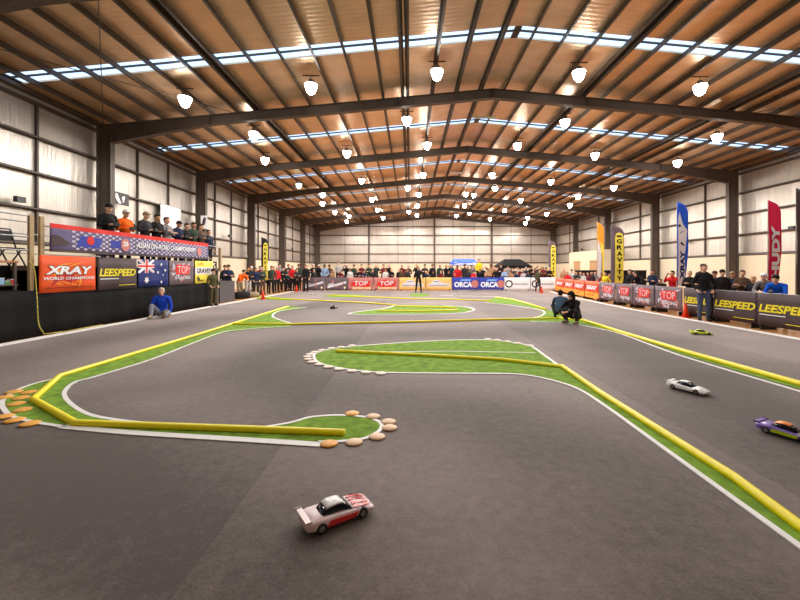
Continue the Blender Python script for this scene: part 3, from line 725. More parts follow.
for i, (a, b_) in enumerate(((600.5, 617), (617.5, 634.5), (635, 656), (656.8, 684.8))):
    fence_banner(a, b_, .13, .93, 'grey and red TOP banner on the right barriers, %s from the far end' % ORD[i], BW['grey'], topb)
for i, (a, b_) in enumerate(((556.5, 565), (565.5, 574.5), (575, 586), (586.5, 600))):
    fence_banner(a, b_, .10, .94, 'orange XRAY banner on the far right barriers, %s from the far end' % ORD[i], BW['orange'], lambda b: xrayb(b, False))
YB = 28.1
def back_banner(xa, xb, z0, z1, label, base, fn):
    a, b_ = (xa-VX)*YB/F, (xb-VX)*YB/F
    barrier(((a+b_)/2, YB+.06), 0, b_-a-.02, 'steel crowd barrier behind '+' '.join(label.split()[:11]), 'crowd barriers along the track')
    B_ = Banner('banner', label, 'banners along the back of the track', b_-a-.02, z1-z0, base, ((a+b_)/2, YB, z0), 0, .008); fn(B_)
def greyb(b):
    b.poly([[(.1, .15), (.95, .55), (.95, .72), (.5, .5), (.12, .38)], [(.15, .42), (.4, .5), (.38, .56), (.15, .5)]], BW['offw']); b.disc(.88, .2, .08, BW['cream'])
    b.poly(shards(4, sz=.3, thin=.2), BW['pink'])
def redb(b):
    b.poly(shards(5, sz=.4, thin=.5), BW['red']); b.poly([[(.08, .35), (.25, .8), (.3, .5), (.9, .75), (.85, .3)]], BW['red'])
    b.text('TOP', .25, .8, .38, .72, BW['offw'], .1, .02); b.poly([[(.2, .08), (.92, .08), (.9, .24), (.18, .24)]], BW['cream'], 'printed_band'); b.text('RACING', .25, .85, .11, .21, BW['dred'])
def amberb(b):
    b.poly([[(.08, .3), (.95, .3), (.92, .5), (.6, .6), (.5, .82), (.3, .78), (.2, .55), (.1, .5)]], BW['offw']); b.poly([[(.12, .38), (.9, .38), (.9, .42), (.12, .42)], [(.3, .62), (.55, .7), (.5, .74), (.3, .68)], [(.12, .33), (.9, .33), (.9, .345), (.12, .345)]], BW['lav'])
def orcab(b):
    b.poly([[(.3, .72), (.7, .72), (.75, .86), (.36, .86)]], BW['lblue']); b.text('ORCA', .08, .78, .24, .66, BW['white'], .0, .05); b.disc(.88, .5, .3, BW['pink']); b.poly([[(0, 0), (1, 0), (1, .1), (0, .1)]], BW['lav'], 'printed_band')
def ringb(b):
    b.disc(.17, .5, .3, BW['black'], 'printed_ring', .2); b.poly([[(.3, .42), (.92, .42), (.92, .45), (.3, .45)], [(.3, .5), (.9, .5), (.9, .53), (.3, .53)]], BW['grey'], 'small_print')
BB = [(302, 324.5, 'grey', greyb, 'dark grey banner with a white slash at the back, leftmost of all'), (325, 347.5, 'grey', greyb, 'dark grey banner with a white slash at the back, beside the red ones'),
      (348, 373, 'pink', redb, 'red and white banner at the back, left of the pair'), (373.5, 398.8, 'pink', redb, 'red and white banner at the back, beside the amber ones'),
      (399.2, 425.5, 'amber', amberb, 'amber banner with a white logo behind the standing track marshal'), (426, 451.5, 'amber', amberb, 'amber banner with a white logo beside the blue ones'),
      (452, 478, 'blue', orcab, 'blue ORCA banner at the back, beside the amber ones'), (478.4, 504, 'blue', orcab, 'blue ORCA banner at the back, beside the white ones'),
      (504.4, 530.5, 'white', ringb, 'white banner with a dark ring logo at the back, beside the blue ones'), (531, 556, 'white', ringb, 'white banner with a dark ring logo behind the pointing marshal')]
for a, b_, c, fn, l in BB: back_banner(a, b_, .04, .96, l, BW[c], fn)

# ------------------------------------------------------------------ FEATHER FLAGS
def feather(x, ytop, X, w, label, cloth_m, fn, lean=0, flip=1, z0=.9, rz=0, group='feather flags round the track'):
    d = abs(F*X/(x-VX)); zt = CAMZ+(VY-ytop)*d/F; H = zt
    t = thing('feather_flag', label, 'feather flag', (X, d, -.012), rz, group)
    b = MB(); 
    for a in (0, 1, 2, 3): b.tube([(0, 0, .03), (.45*math.cos(a*1.5708+.6), .45*math.sin(a*1.5708+.6), .03)], .018)
    b.cone((0, 0, 0), (0, 0, .12), .05, .04); b.build('base', galv, t)
    n = 26; prof = []
    for i in range(n+1):
        u = i/n; z = z0+(H-z0)*u
        right = w*(.72+.28*min(1, u*2.2)); 
        if u > .86: right = w*math.sqrt(max(0, 1-((u-.86)/.14)**2))
        prof.append((z, max(right, .02)))
    MB().limb([(0, 0, 0.03), (0, 0, H*.6), (0, 0, H)], [.02, .014, .008], 8, 1).build('pole', galv, t)
    c = MB(); c.smooth = True; wv = lambda xx, z: .012*math.sin(z*2.2)
    fr, bk = [], []
    for z, r in prof:
        fr.append([c.bm.verts.new((flip*r*k/4, wv(r*k/4, z)-.003-.02, z)) for k in range(5)]); bk.append([c.bm.verts.new((flip*r*k/4, wv(r*k/4, z)+.003-.02, z)) for k in range(5)])
    for i in range(n):
        for k in range(4): c._tag([c.bm.faces.new((fr[i][k], fr[i][k+1], fr[i+1][k+1], fr[i+1][k])), c.bm.faces.new((bk[i][k], bk[i+1][k], bk[i+1][k+1], bk[i][k+1]))])
        c._tag([c.bm.faces.new((fr[i][0], fr[i+1][0], bk[i+1][0], bk[i][0])), c.bm.faces.new((fr[i][4], bk[i][4], bk[i+1][4], fr[i+1][4]))])
    c._tag([c.bm.faces.new([fr[0][k] for k in range(5)]+[bk[0][k] for k in range(4, -1, -1)]), c.bm.faces.new([fr[n][k] for k in range(5)]+[bk[n][k] for k in range(4, -1, -1)])])
    c.build('flag_cloth', cloth_m, t)
    class S: pass
    s = S(); s.lay = 0
    def link(name, me, m):
        s.lay += 1; slice_mesh(me, 2, .12)
        for v in me.vertices: v.co.y += wv(abs(v.co.x), v.co.z)-.026-.005*s.lay
        me.materials.append(m); o = bpy.data.objects.new(name, me); C.objects.link(o); o.parent = t
    def poly(ps, m, name='printed_shape'):
        mb = MB()
        for p in ps: mb.prism([(flip*a*w, 0, z0+b*(H-z0)) for a, b in p], (0, -.001, 0))
        link(name, mb.mesh('p'), m)
    def stack(txt, cx, lw, b0, b1, m, lh=.72):
        st_ = (b1-b0)/len(txt)
        for i, ch in enumerate(txt):
            lw_ = lw*(.28 if ch == 'I' else 1); me = text_mesh(ch, lw_*w, st_*lh*(H-z0), 0, .03); bb = b1-(i+1)*st_+st_*.14
            for v in me.vertices: v.co.x += flip*cx*w-lw_*w/2; v.co.z += z0+bb*(H-z0)
            link('letter', me, m)
    def side(txt, cx, lw, b0, b1, m):
        me = text_mesh(txt, (b1-b0)*(H-z0), lw*w, 0, .05)
        for v in me.vertices: v.co = (flip*cx*w+lw*w/2-v.co.z, v.co.y, z0+b0*(H-z0)+v.co.x)
        link('lettering', me, m)
    fn(poly, stack, side); return t
def grav(poly, stack, side):
    p = [(.28, .03), (.9, .03), (.95, .10), (.95, .80), (.85, .86), (.6, .88), (.4, .86), (.3, .80), (.28, .10)]
    poly([p], BW['lyel'], 'yellow_panel'); poly([[(.42, .80), (.8, .80), (.8, .83), (.42, .83)]], BW['black'])
    stack('GRAVITY', .62, .42, .06, .78, BW['black'])
feather(611, 225, 9.75, .62, 'tall black feather flag with yellow letter panel behind the TOP banners', BW['grey'], grav, z0=.8)
feather(548.6, 240, 11.6, .62, 'black feather flag with yellow panel at the far right corner of the track', BW['grey'], grav, z0=.6)
feather(261.5, 237, -9.3, .42, 'narrow black and yellow feather flag among the spectators on the left', BW['black'], grav, z0=.8)
def xf(poly, stack, side):
    poly([[(.05, .0), (.8, .0), (.62, .35), (.9, .66), (.5, .74), (.2, .88), (.08, .8)]], BW['offw'], 'white_panel'); poly([[(.2, .62), (.7, .66), (.3, .64)], [(.1, .70), (.3, .70), (.3, .73), (.1, .73)], [(.25, .5), (.6, .47), (.6, .49), (.3, .53)]], BW['black']); side('XRAY', .42, .4, .08, .42, BW['navy'])
feather(677, 201.5, 10.3, .42, 'blue and white feather flag on the right behind the barriers', BW['bright_blue'], xf, z0=.9)
def hf(poly, stack, side): side('HUDY', .52, .62, .14, .72, BW['white'])
feather(768, 200, 10.3, .36, 'magenta feather flag with white HUDY letters on the right', BW['magenta'], hf, z0=.9)
def of(poly, stack, side): poly([[(.0, .0), (.7, .0), (.6, .5), (.2, .72), (0, .6)]], BW['offw'], 'white_panel'); poly([[(.7, .1), (.98, .12), (.9, .62), (.5, .7)]], BW['lyel'], 'yellow_panel'); poly([[(.6, .05), (.72, .05), (.7, .5), (.62, .5)]], BW['brown'])
feather(597, 222, 10.9, .4, 'thin orange, yellow and white feather flag beside the black one', BW['flame'], of, z0=.7)
feather(796, 188, 10.3, .5, 'dark feather flag cut by the right picture edge', BW['brown'], lambda a, b, c: None, z0=.5)

# ------------------------------------------------------------------ LAMPS
LP = [(185, 99), (311, 86), (437, 72), (579, 73), (700, 87),
      (253.6, 133.8), (406.8, 119.4), (565, 121.6), (717, 136),
      (264.9, 159.2), (347, 152.4), (427.2, 144.3), (517.5, 145), (594.9, 154.5), (677.5, 161.9),
      (298.9, 184.6), (361.6, 179.9), (423, 174.3), (491.8, 174.3), (550.8, 181), (613.6, 187),
      (322.5, 194), (322.5, 203), (371.8, 199), (407.9, 187.3), (419, 194), (465.7, 193.4), (473.8, 194.5), (495, 187.8), (520.4, 200), (578, 195.6), (569.9, 204.6),
      (335, 211.8), (349, 215.9), (346.8, 221), (377.4, 209.1), (383, 217.5), (417.6, 205), (409, 211.4), (417, 214.8), (464.6, 205), (469.3, 212.5), (456.3, 215.2), (490, 218.8), (504.6, 209.8), (527.6, 217.5), (525.3, 222.6), (546.7, 213.6)]
lamp_proto = None
rows = []
for (x, y) in LP:
    lo, hi = 5., 60.
    for _ in range(50):
        d = (lo+hi)/2; X = (x-VX)*d/F; zc = CAMZ+(VY-y)*d/F
        if zc < roofz(X)-.58: lo = d
        else: hi = d
    rows.append((min(d, 56.5), (x-VX)*min(d, 56.5)/F, x, y))
def make_lamp():
    t = thing('high_bay_lamp', 'l', 'ceiling lamp', (0, 0, 0), 0, 'high bay lamps hanging under the roof')
    b = MB(); b.smooth = True
    b.lathe([(.0, -.24), (.08, -.235), (.145, -.17), (.20, -.03), (.235, .10), (.235, .12)], n=20); b.build('diffuser', lampglow, t)
    h = MB(); h.smooth = True; h.lathe([(.245, .115), (.245, .135), (.12, .17), (.10, .30), (.0, .31)], n=18); hh = h.build('housing', mat('lamp_housing', srgb(150, 146, 140), .4, .6), t)
    MB().cone((0, 0, .3), (0, 0, .46), .012, .012, 6).build('hanger', steel, t)
    br = MB(); br.box(-.32, .32, -.02, .02, .45, .48); br.build('bracket', purlin_m, t)
    return t
LROW = {'0': (0, 5, 'nearest row'), '1': (5, 9, 'second row'), '2': (9, 15, 'third row'), '3': (15, 21, 'fourth row')}
for i, (d, X, px, py) in enumerate(rows):
    if lamp_proto is None: lamp_proto = make_lamp(); t = lamp_proto
    else: t = copy_tree(lamp_proto)
    t.location = (X, d, roofz(X)-.62-.03)
    nm = None
    for a, b_, r_ in LROW.values():
        if a <= i < b_: nm = 'glowing high bay lamp under the roof, %s from the left in the %s' % (ORD[i-a], r_)
    if i == 15: nm = 'greenish glowing high bay lamp under the left roof slope'
    if nm is None:
        far = sorted([k for k in range(21, len(rows))], key=lambda k: rows[k][2]); k = far.index(i); nh = len(far)
        nm = 'small distant glowing lamp near the back wall, %s from the %s' % ((ORD[k], 'left') if k < 14 else (ORD[nh-1-k], 'right'))
    t['label'] = nm
    if i == 15:
        dd = [c for c in t.children if c.name.startswith('diffuser')][0]; dd.data = dd.data.copy(); dd.data.materials.clear(); dd.data.materials.append(lampgreen)
    ld = bpy.data.lights.new('lamp_light', 'SPOT'); ld.spot_size = R(168); ld.spot_blend = .15; ld.energy = 520 if i != 15 else 110; ld.shadow_soft_size = .2; ld.color = (1, .95, .90)
    lo_ = bpy.data.objects.new('lamp_light', ld); C.objects.link(lo_); lo_.location = (X, d, roofz(X)-.65-.5)
# unseen row of the same fittings, added to brighten the near track
for k, X_ in enumerate((-8.5, -3.7, 1.1, 6.3, 11.1, 16)):
    t = copy_tree(lamp_proto); t.location = (X_, 6.8, roofz(X_)-.65); t['label'] = 'unseen high bay lamp added overhead to light the near track, %s from the left' % ORD[k]
    ld = bpy.data.lights.new('lamp_light', 'SPOT'); ld.spot_size = R(168); ld.spot_blend = .15; ld.energy = 330; ld.shadow_soft_size = .2; ld.color = (1, .95, .90)
    lo_ = bpy.data.objects.new('lamp_light', ld); C.objects.link(lo_); lo_.location = (X_, 6.8, roofz(X_)-1.15)
for i, (px, py, w) in enumerate(((484, 116, 22), (457, 172, 16))):
    d = F*(8.27-.35)/(VY-py); X = (px-VX)*d/F
    t = thing('batten_light', 'unlit white fluorescent batten under the roof ridge, %s' % ('nearer one' if i == 0 else 'farther one'), 'ceiling light', (X, d, CAMZ+7.82), 0, 'fluorescent battens under the ridge')
    MB().box(-.6, .6, -.06, .06, 0, .07).build('casing', whitep, t); MB().cone((-.55, 0, -.02), (.55, 0, -.02), .02, .02, 8).build('tube', whitep, t)
    for s in (-.4, .4): MB().cone((s, 0, .07), (s, 0, .38), .006, .006, 6).build('hanger', steel, t)

# ------------------------------------------------------------------ PEOPLE
def remeshed(mb, name, voxel, smooth=3):
    me = mb.mesh(name); ob = bpy.data.objects.new(name, me); C.objects.link(ob)
    r = ob.modifiers.new('r', 'REMESH'); r.mode = 'VOXEL'; r.voxel_size = voxel; r.use_smooth_shade = True
    if smooth:
        s = ob.modifiers.new('s', 'SMOOTH'); s.factor = .5; s.iterations = smooth
    dg = bpy.context.evaluated_depsgraph_get(); out = bpy.data.meshes.new_from_object(ob.evaluated_get(dg)); out.name = name
    bpy.data.objects.remove(ob); bpy.data.meshes.remove(me)
    for p in out.polygons: p.use_smooth = True
    return out
def V(*a): return Vector(a)
def sym(p): return [V(-p[0], p[1], p[2]), V(p[0], p[1], p[2])]
STAND = dict(pelvis=V(0, 0, .95), waist=V(0, .0, 1.10), chest=V(0, -.01, 1.30), neck=V(0, .02, 1.47), head=V(0, -.02, 1.635),
             sh=sym((.165, .01, 1.40)), el=sym((.225, .03, 1.12)), wr=sym((.24, -.04, .88)), hip=sym((.095, 0, .92)), kn=sym((.105, -.02, .49)), an=sym((.11, .02, .085)), toe=sym((.13, -.15, .03)), look=V(0, -1, 0))
def pose(**k):
    d = dict(STAND); d.update(k); return d
POSES = {
 'relaxed': pose(),
 'apart': pose(el=[V(-.29, .03, 1.14), V(.29, .03, 1.14)], wr=[V(-.31, -.09, .92), V(.31, -.09, .92)], kn=sym((.14, -.02, .49)), an=sym((.18, .02, .085)), toe=sym((.22, -.15, .03))),
 'pockets': pose(el=sym((.29, .08, 1.15)), wr=sym((.20, -.07, .96))),
 'controller': pose(el=sym((.24, .0, 1.14)), wr=[V(-.09, -.27, 1.16), V(.09, -.27, 1.16)], head=V(0, -.05, 1.63), look=V(0, -1, -.25)),
 'folded': pose(el=sym((.25, -.06, 1.15)), wr=[V(.10, -.21, 1.20), V(-.10, -.23, 1.24)]),
 'lean': pose(pelvis=V(0, .16, .93), waist=V(0, .10, 1.06), chest=V(0, -.06, 1.21), neck=V(0, -.19, 1.33), head=V(0, -.27, 1.47), sh=sym((.185, -.15, 1.285)), el=sym((.24, -.30, 1.06)), wr=[V(-.08, -.50, 1.02), V(.10, -.50, 1.03)], hip=sym((.095, .15, .90)), kn=sym((.10, .08, .49)), an=sym((.11, .14, .085)), toe=sym((.13, -.03, .03))),
 'camera': pose(el=sym((.24, -.20, 1.26)), wr=[V(-.09, -.25, 1.55), V(.09, -.25, 1.55)]),
 'pointing': pose(pelvis=V(0, .05, .93), chest=V(.03, -.03, 1.28), neck=V(.06, -.03, 1.43), head=V(.09, -.06, 1.59), sh=[V(-.14, -.02, 1.36), V(.23, -.02, 1.36)], el=[V(-.22, .02, 1.09), V(.50, -.08, 1.34)], wr=[V(-.17, -.10, .86), V(.76, -.12, 1.31)], kn=sym((.13, -.02, .48)), an=sym((.17, .02, .085)), toe=sym((.20, -.15, .03)), look=V(.5, -.8, -.2)),
 'squat': pose(pelvis=V(0, .12, .22), waist=V(0, .10, .35), chest=V(0, -.01, .53), neck=V(0, -.07, .67), head=V(0, -.14, .80), sh=sym((.18, -.05, .615)), el=sym((.24, -.25, .43)), wr=[V(-.08, -.42, .34), V(.08, -.42, .36)], hip=sym((.10, .10, .20)), kn=sym((.24, -.28, .38)), an=sym((.16, -.08, .085)), toe=sym((.19, -.25, .03)), look=V(0, -1, -.25)),
 'sit_floor': pose(pelvis=V(0, .08, .12), waist=V(0, .09, .27), chest=V(0, .05, .46), neck=V(0, .03, .62), head=V(0, -.02, .77), sh=sym((.185, .03, .57)), el=sym((.27, -.03, .33)), wr=[V(-.24, -.25, .30), V(.26, -.16, .10)], hip=sym((.10, .04, .12)), kn=[V(-.20, -.33, .36), V(.26, -.40, .14)], an=[V(-.16, -.60, .085), V(.20, -.80, .085)], toe=[V(-.18, -.76, .03), V(.24, -.86, .19)]),
}
def seg(mb, pts, rs): mb.limb(pts, rs, 12, 2)
def head_geo(mb, P):
    h = P['head']; f = P['look'].normalized(); side = f.cross(V(0, 0, 1)).normalized(); up = side.cross(f)
    def at(x, y, z): return h+side*x+f*y+up*z
    mb.ball(at(0, -.015, .03), (.078, .088, .088), 3); mb.ball(at(0, .025, -.035), (.058, .062, .075), 3); mb.ball(at(0, .045, -.085), (.032, .03, .025), 2)
    mb.limb([at(0, .085, .0), at(0, .104, -.03)], [.011, .016], 8, 2)                # nose
    mb.limb([at(-.03, .078, -.062), at(.03, .078, -.062)], [.009, .009], 8, 1)       # lips
    mb.limb([at(-.045, .078, .025), at(-.012, .086, .022)], [.010, .010], 6, 1); mb.limb([at(.045, .078, .025), at(.012, .086, .022)], [.010, .010], 6, 1)
    for s in (-1, 1): mb.ball(at(s*.079, -.005, -.01), (.013, .02, .032), 2)           # ears
    return at
def hand(mb, wr, el, inward):
    d = (wr-el).normalized(); s = d.cross(V(0, 0, 1)); s = s.normalized() if s.length > .1 else V(0, 1, 0)
    n = d.cross(s).normalized()
    if n.dot(V(inward, -.3, -.2)) < 0: n = -n
    palm = wr+d*.05
    mb.limb([wr, palm, wr+d*.085], [.026, .034, .032], 10, 2)
    for k, L in enumerate((.062, .072, .066, .05)):
        b = wr+d*.085+s*(-.030+.020*k); m_ = b+d*L*.55+n*.008; e = m_+d*L*.42+n*.026
        mb.limb([b, m_, e], [.0105, .0100, .0085], 7, 1)
    b = wr+d*.03+s*(-.028); mb.limb([b, b+d*.03-s*.026+n*.008, b+d*.062-s*.030+n*.02], [.013, .012, .0095], 7, 1)
def figure(pname):
    P = POSES[pname]; out = {}
    tmid = (P['pelvis']-P['neck']).normalized()
    # body: one continuous skin surface
    b = MB(); head_geo(b, P)
    seg(b, [P['head']-V(0, 0, .06)+(V(0, .03, 0)), P['neck'], P['chest']], [.05, .055, .09])
    seg(b, [P['chest'], P['waist'], P['pelvis']], [.115, .11, .12])
    for i in (0, 1):
        seg(b, [P['neck'].lerp(P['chest'], .35), P['sh'][i], P['el'][i], P['wr'][i]], [.045, .04, .036, .025]); hand(b, P['wr'][i], P['el'][i], 1 if i == 0 else -1)
        seg(b, [P['pelvis'], P['hip'][i], P['kn'][i], P['an'][i]], [.10, .085, .055, .036]); seg(b, [P['an'][i], P['toe'][i]], [.036, .025])
    out['body'] = remeshed(b, 'body', .0095, 2)
    # eyes kept as a small child
    e = MB(); h = P['head']; f = P['look'].normalized(); side = f.cross(V(0, 0, 1)).normalized(); up = side.cross(f)
    for s in (-1, 1): e.ball(h+side*(s*.028)+f*.078+up*.008, (.011, .008, .007), 1)
    out['eyes'] = e.mesh('eyes')
    # jacket
    j = MB(); c = P['chest']; w = P['waist']; pe = P['pelvis']; n = P['neck']
    ax = (P['sh'][1]-P['sh'][0]).normalized()
    def ell(p, a, bb): return [p+ax*a*math.cos(6.2832*k/20)+(ax.cross((n-pe).normalized())).normalized()*bb*math.sin(6.2832*k/20) for k in range(20)]
    dn = (pe-n).normalized()
    j.loft([ell(pe+dn*.04, .155, .118), ell(pe, .160, .122), ell(w, .148, .115), ell(w.lerp(c, .6), .158, .123), ell(c, .165, .125), ell(c.lerp(n, .55), .135, .10), ell(n-(n-c)*.12, .085, .07), ell(n+(n-c)*.08, .062, .06)])
    for i in (0, 1):
        a = P['sh'][i]; j.limb([n-(n-c)*.02, a], [.062, .064], 12, 2); j.limb([c.lerp(n, .6), a, a.lerp(P['el'][i], .5), P['el'][i], P['wr'][i].lerp(P['el'][i], .12)], [.075, .066, .056, .048, .038], 12, 2)
    out['jacket'] = remeshed(j, 'jacket', .02, 4)
    t = MB(); t.ball(pe, (.155, .115, .09), 3)
    for i in (0, 1):
        t.limb([pe+(P['hip'][i]-pe)*.8, P['hip'][i], P['hip'][i].lerp(P['kn'][i], .5), P['kn'][i], P['kn'][i].lerp(P['an'][i], .55), P['an'][i]+(P['kn'][i]-P['an'][i])*.06], [.11, .098, .088, .070, .062, .055], 12, 2)
    out['trousers'] = remeshed(t, 'trousers', .02, 4)
    for i in (0, 1):
        s = MB(); a = P['an'][i]; q = P['toe'][i]; fw = (q-a); heel = a-V(fw.x, fw.y, 0).normalized()*.035
        s.limb([V(heel.x, heel.y, a.z-.045), a.lerp(q, .45)-V(0, 0, .015), q+V(0, 0, .012)], [.04, .045, .038], 10, 2); s.limb([a, a.lerp(q, .5)], [.045, .04], 10, 2)
        out['shoe%d' % i] = remeshed(s, 'shoe', .013, 2)
    def at(x, y, z): return h+side*x+f*y+up*z
    hr = MB(); hr.ball(at(0, -.03, .045), (.088, .092, .086), 3); hr.ball(at(0, -.055, -.01), (.074, .055, .075), 3); hr.ball(at(0, .035, .095), (.062, .045, .03), 2); out['hair'] = remeshed(hr, 'hair', .013, 2)
    cp = MB(); cp.ball(at(0, -.012, .062), (.092, .10, .078), 3); cp.ball(at(0, -.05, .02), (.082, .062, .06), 3); cp.ball(at(0, .09, .062), (.07, .075, .012), 2); out['cap'] = remeshed(cp, 'cap', .012, 1)
    hd = MB(); hd.ball(at(0, -.03, .03), (.105, .108, .118), 3); hd.ball(at(0, -.06, -.07), (.10, .08, .08), 3); hd.ball(at(0, -.03, -.13), (.09, .09, .06), 2); out['hood'] = remeshed(hd, 'hood', .016, 2)
    bn = MB(); bn.ball(at(0, -.015, .055), (.092, .10, .088), 3); out['beanie'] = remeshed(bn, 'beanie', .013, 1)
    return out
FIG = {}
def person(x, y, z, rz, pname, top, legs, hair, hairkind='hair', scale=1., skin=0, label='', group=None, shoes='black', extra=None):
    if pname not in FIG: FIG[pname] = figure(pname)
    G = FIG[pname]
    t = thing('person', label, 'person', (x, y, z), rz, group); t.scale = (scale, scale, scale)
    sk = [mat('skin_fair', srgb(216, 168, 140), .55, spec=.3), mat('skin_tanned', srgb(188, 136, 104), .55, spec=.3), mat('skin_brown', srgb(140, 96, 70), .55, spec=.3)][skin]
    def add(key, nm, m):
        me = G[key]
        if not me.materials: me.materials.append(m)
        o = bpy.data.objects.new(nm, me); C.objects.link(o); o.parent = t; o.material_slots[0].link = 'OBJECT'; o.material_slots[0].material = m; return o
    bd = add('body', 'body', sk); add('eyes', 'eyes', mat('eye_dark', srgb(30, 24, 22), .3))
    j = add('jacket', 'jacket', COL[top]); add('trousers', 'trousers', COL[legs])
    add('shoe0', 'shoe', COL[shoes]); add('shoe1', 'shoe', COL[shoes]); add(hairkind, hairkind, COL[hair])
    return t
COL = {n: cloth(n, *c) for n, c in dict(black=(30, 29, 32), charcoal=(54, 52, 56), navy=(34, 42, 70), blue=(30, 70, 190), vivid_blue=(22, 92, 214), slate=(62, 84, 110), lightblue=(140, 170, 206), red=(206, 34, 40), maroon=(110, 36, 44),
       orange=(250, 104, 24), yellow=(236, 214, 50), olive=(84, 80, 54), green=(48, 66, 52), teal=(28, 76, 84), grey=(128, 124, 124), lightgrey=(186, 182, 180), white=(228, 226, 222), tan=(176, 136, 100), brown=(88, 66, 54), jeans=(74, 84, 112), greyjeans=(120, 122, 134),
       blond=(206, 168, 110), brownhair=(70, 48, 36), darkhair=(34, 27, 25), greyhair=(196, 188, 178), khaki=(150, 134, 106)).items()}
WORD = dict(vivid_blue='bright blue', lightblue='light blue', lightgrey='light grey', slate='blue-grey')
def W_(c): return WORD.get(c, c)
TR = lambda c: {'jeans': 'blue jeans', 'greyjeans': 'grey jeans'}.get(c, W_(c)+' trousers')
TZ = dict(relaxed=1.745, apart=1.745, pockets=1.745, controller=1.74, folded=1.745, lean=1.58, camera=1.745, pointing=1.70, squat=.915, sit_floor=.88)
FZ = -.012
hs = ['brownhair', 'darkhair', 'brownhair', 'darkhair', 'blond', 'darkhair', 'greyhair']
# drivers on the stand: (x, y of the head top, top, cap?, hair colour, pose)
DECK = 1.588
def tx(name, label, pos, rz):
    t = thing('radio_transmitter', label, 'radio transmitter', pos, rz, 'handheld transmitters of the drivers')
    MB().box(-.07, .07, -.05, .03, -.05, .05).build('casing', blackp, t); MB().cone((0, -.03, .05), (.02, -.10, .22), .005, .003, 6).build('antenna', blackp, t)
    MB().cone((.07, -.01, 0), (.1, -.01, 0), .026, .026, 14).build('wheel', dgrey, t)
drv = [(108, 204.5, 'black', 'black', 'cap', 'controller', 'black jacket and black cap, leftmost on the stand'), (125, 210.5, 'orange', 'greyhair', 'cap', 'controller', 'bright orange top and pale cap'),
       (145, 210.5, 'charcoal', 'khaki', 'cap', 'controller', 'charcoal hooded top and khaki cap'), (156.5, 213.5, 'black', 'darkhair', 'hair', 'controller', 'black jacket with short dark hair'),
       (166.5, 217.5, 'grey', 'brownhair', 'hair', 'folded', 'grey top with folded arms'), (178, 221.5, 'navy', 'black', 'cap', 'controller', 'navy jacket and dark cap'),
       (186, 223.5, 'black', 'darkhair', 'hair', 'controller', 'black top, seventh from the left on the stand'), (193, 222.5, 'green', 'darkhair', 'hair', 'controller', 'dark green jacket beside the column'),
       (200.5, 223.5, 'brown', 'brownhair', 'hair', 'controller', 'brown jacket near the small sign'), (208.5, 230, 'navy', 'darkhair', 'hair', 'relaxed', 'navy top at the far end of the stand')]
for i, (x, yh, top, hc, hk, ps, desc) in enumerate(drv):
    X = -8.85; d = F*X/(x-VX); zt = CAMZ+(VY-yh)*d/F; s = max(.88, min(1.06, (zt-DECK)/TZ[ps])); rz = R(90-18+random.uniform(-8, 8))
    person(X, d, DECK, rz, ps, top, random.choice(['black', 'jeans', 'charcoal']), hc, hk, s, i % 2, 'person in '+desc, 'drivers on the stand')
    if ps == 'controller':
        v = Matrix.Rotation(rz, 3, 'Z') @ Vector((0, -.38*s, 1.17*s)); tx('t', 'small black radio transmitter held by the person in '+desc.split(',')[0].split(' beside')[0].split(' near')[0], (X+v.x, d+v.y, DECK+v.z), rz)
# named figures
def fig_at(x, yh, X=None, d=None, **k):
    if d is None: d = F*X/(x-VX)
    X = (x-VX)*d/F; ps = k['pname']; zt = CAMZ+(VY-yh)*d/F-FZ
    s = max(.74, min(1.12, zt/TZ[ps])); return person(X, d, FZ if k.get('z') is None else k.pop('z'), k.pop('rz', 0), scale=s, **{q: v for q, v in k.items() if q != 'z'})
fig_at(161.5, 288.5, X=-8.05, pname='sit_floor', top='blue', legs='greyjeans', hair='greyhair', rz=R(22), label='person with white hair in bright blue shirt sitting on the floor against the black drape', shoes='khaki', z=.0)
fig_at(213.2, 269, d=16.3, pname='pockets', top='olive', legs='olive', hair='black', hairkind='cap', rz=R(60), label='person in olive jacket and trousers standing at the end of the drivers stand', z=FZ)
fig_at(704, 264.5, d=11.6, pname='pockets', top='black', legs='jeans', hair='brownhair', rz=R(-20), label='person in black padded jacket and jeans standing in front of the LEESPEED banners')
fig_at(418.5, 267, d=26.2, pname='apart', top='black', legs='black', hair='darkhair', rz=R(5), label='track marshal person in black standing on the track before the amber banners', z=0)
fig_at(538, 269.5, d=26.9, pname='pointing', top='olive', legs='charcoal', hair='darkhair', rz=R(0), label='person in dark olive clothes stretching an arm sideways at the back right corner', z=0)
fig_at(306, 265, d=27.4, pname='relaxed', top='black', legs='black', hair='darkhair', rz=R(-10), label='person in all black standing at the back left corner of the track', z=0)
fig_at(560.5, 291, d=12.2, pname='squat', top='slate', legs='black', hair='darkhair', rz=R(160), label='person in blue-grey jacket crouching on the turf with back to the camera', z=.0065)
fig_at(573.5, 292.5, d=10.95, pname='squat', top='black', legs='charcoal', hair='black', hairkind='hood', rz=R(-55), label='person in black hooded top crouching by the yellow hose', shoes='khaki', z=.0065)
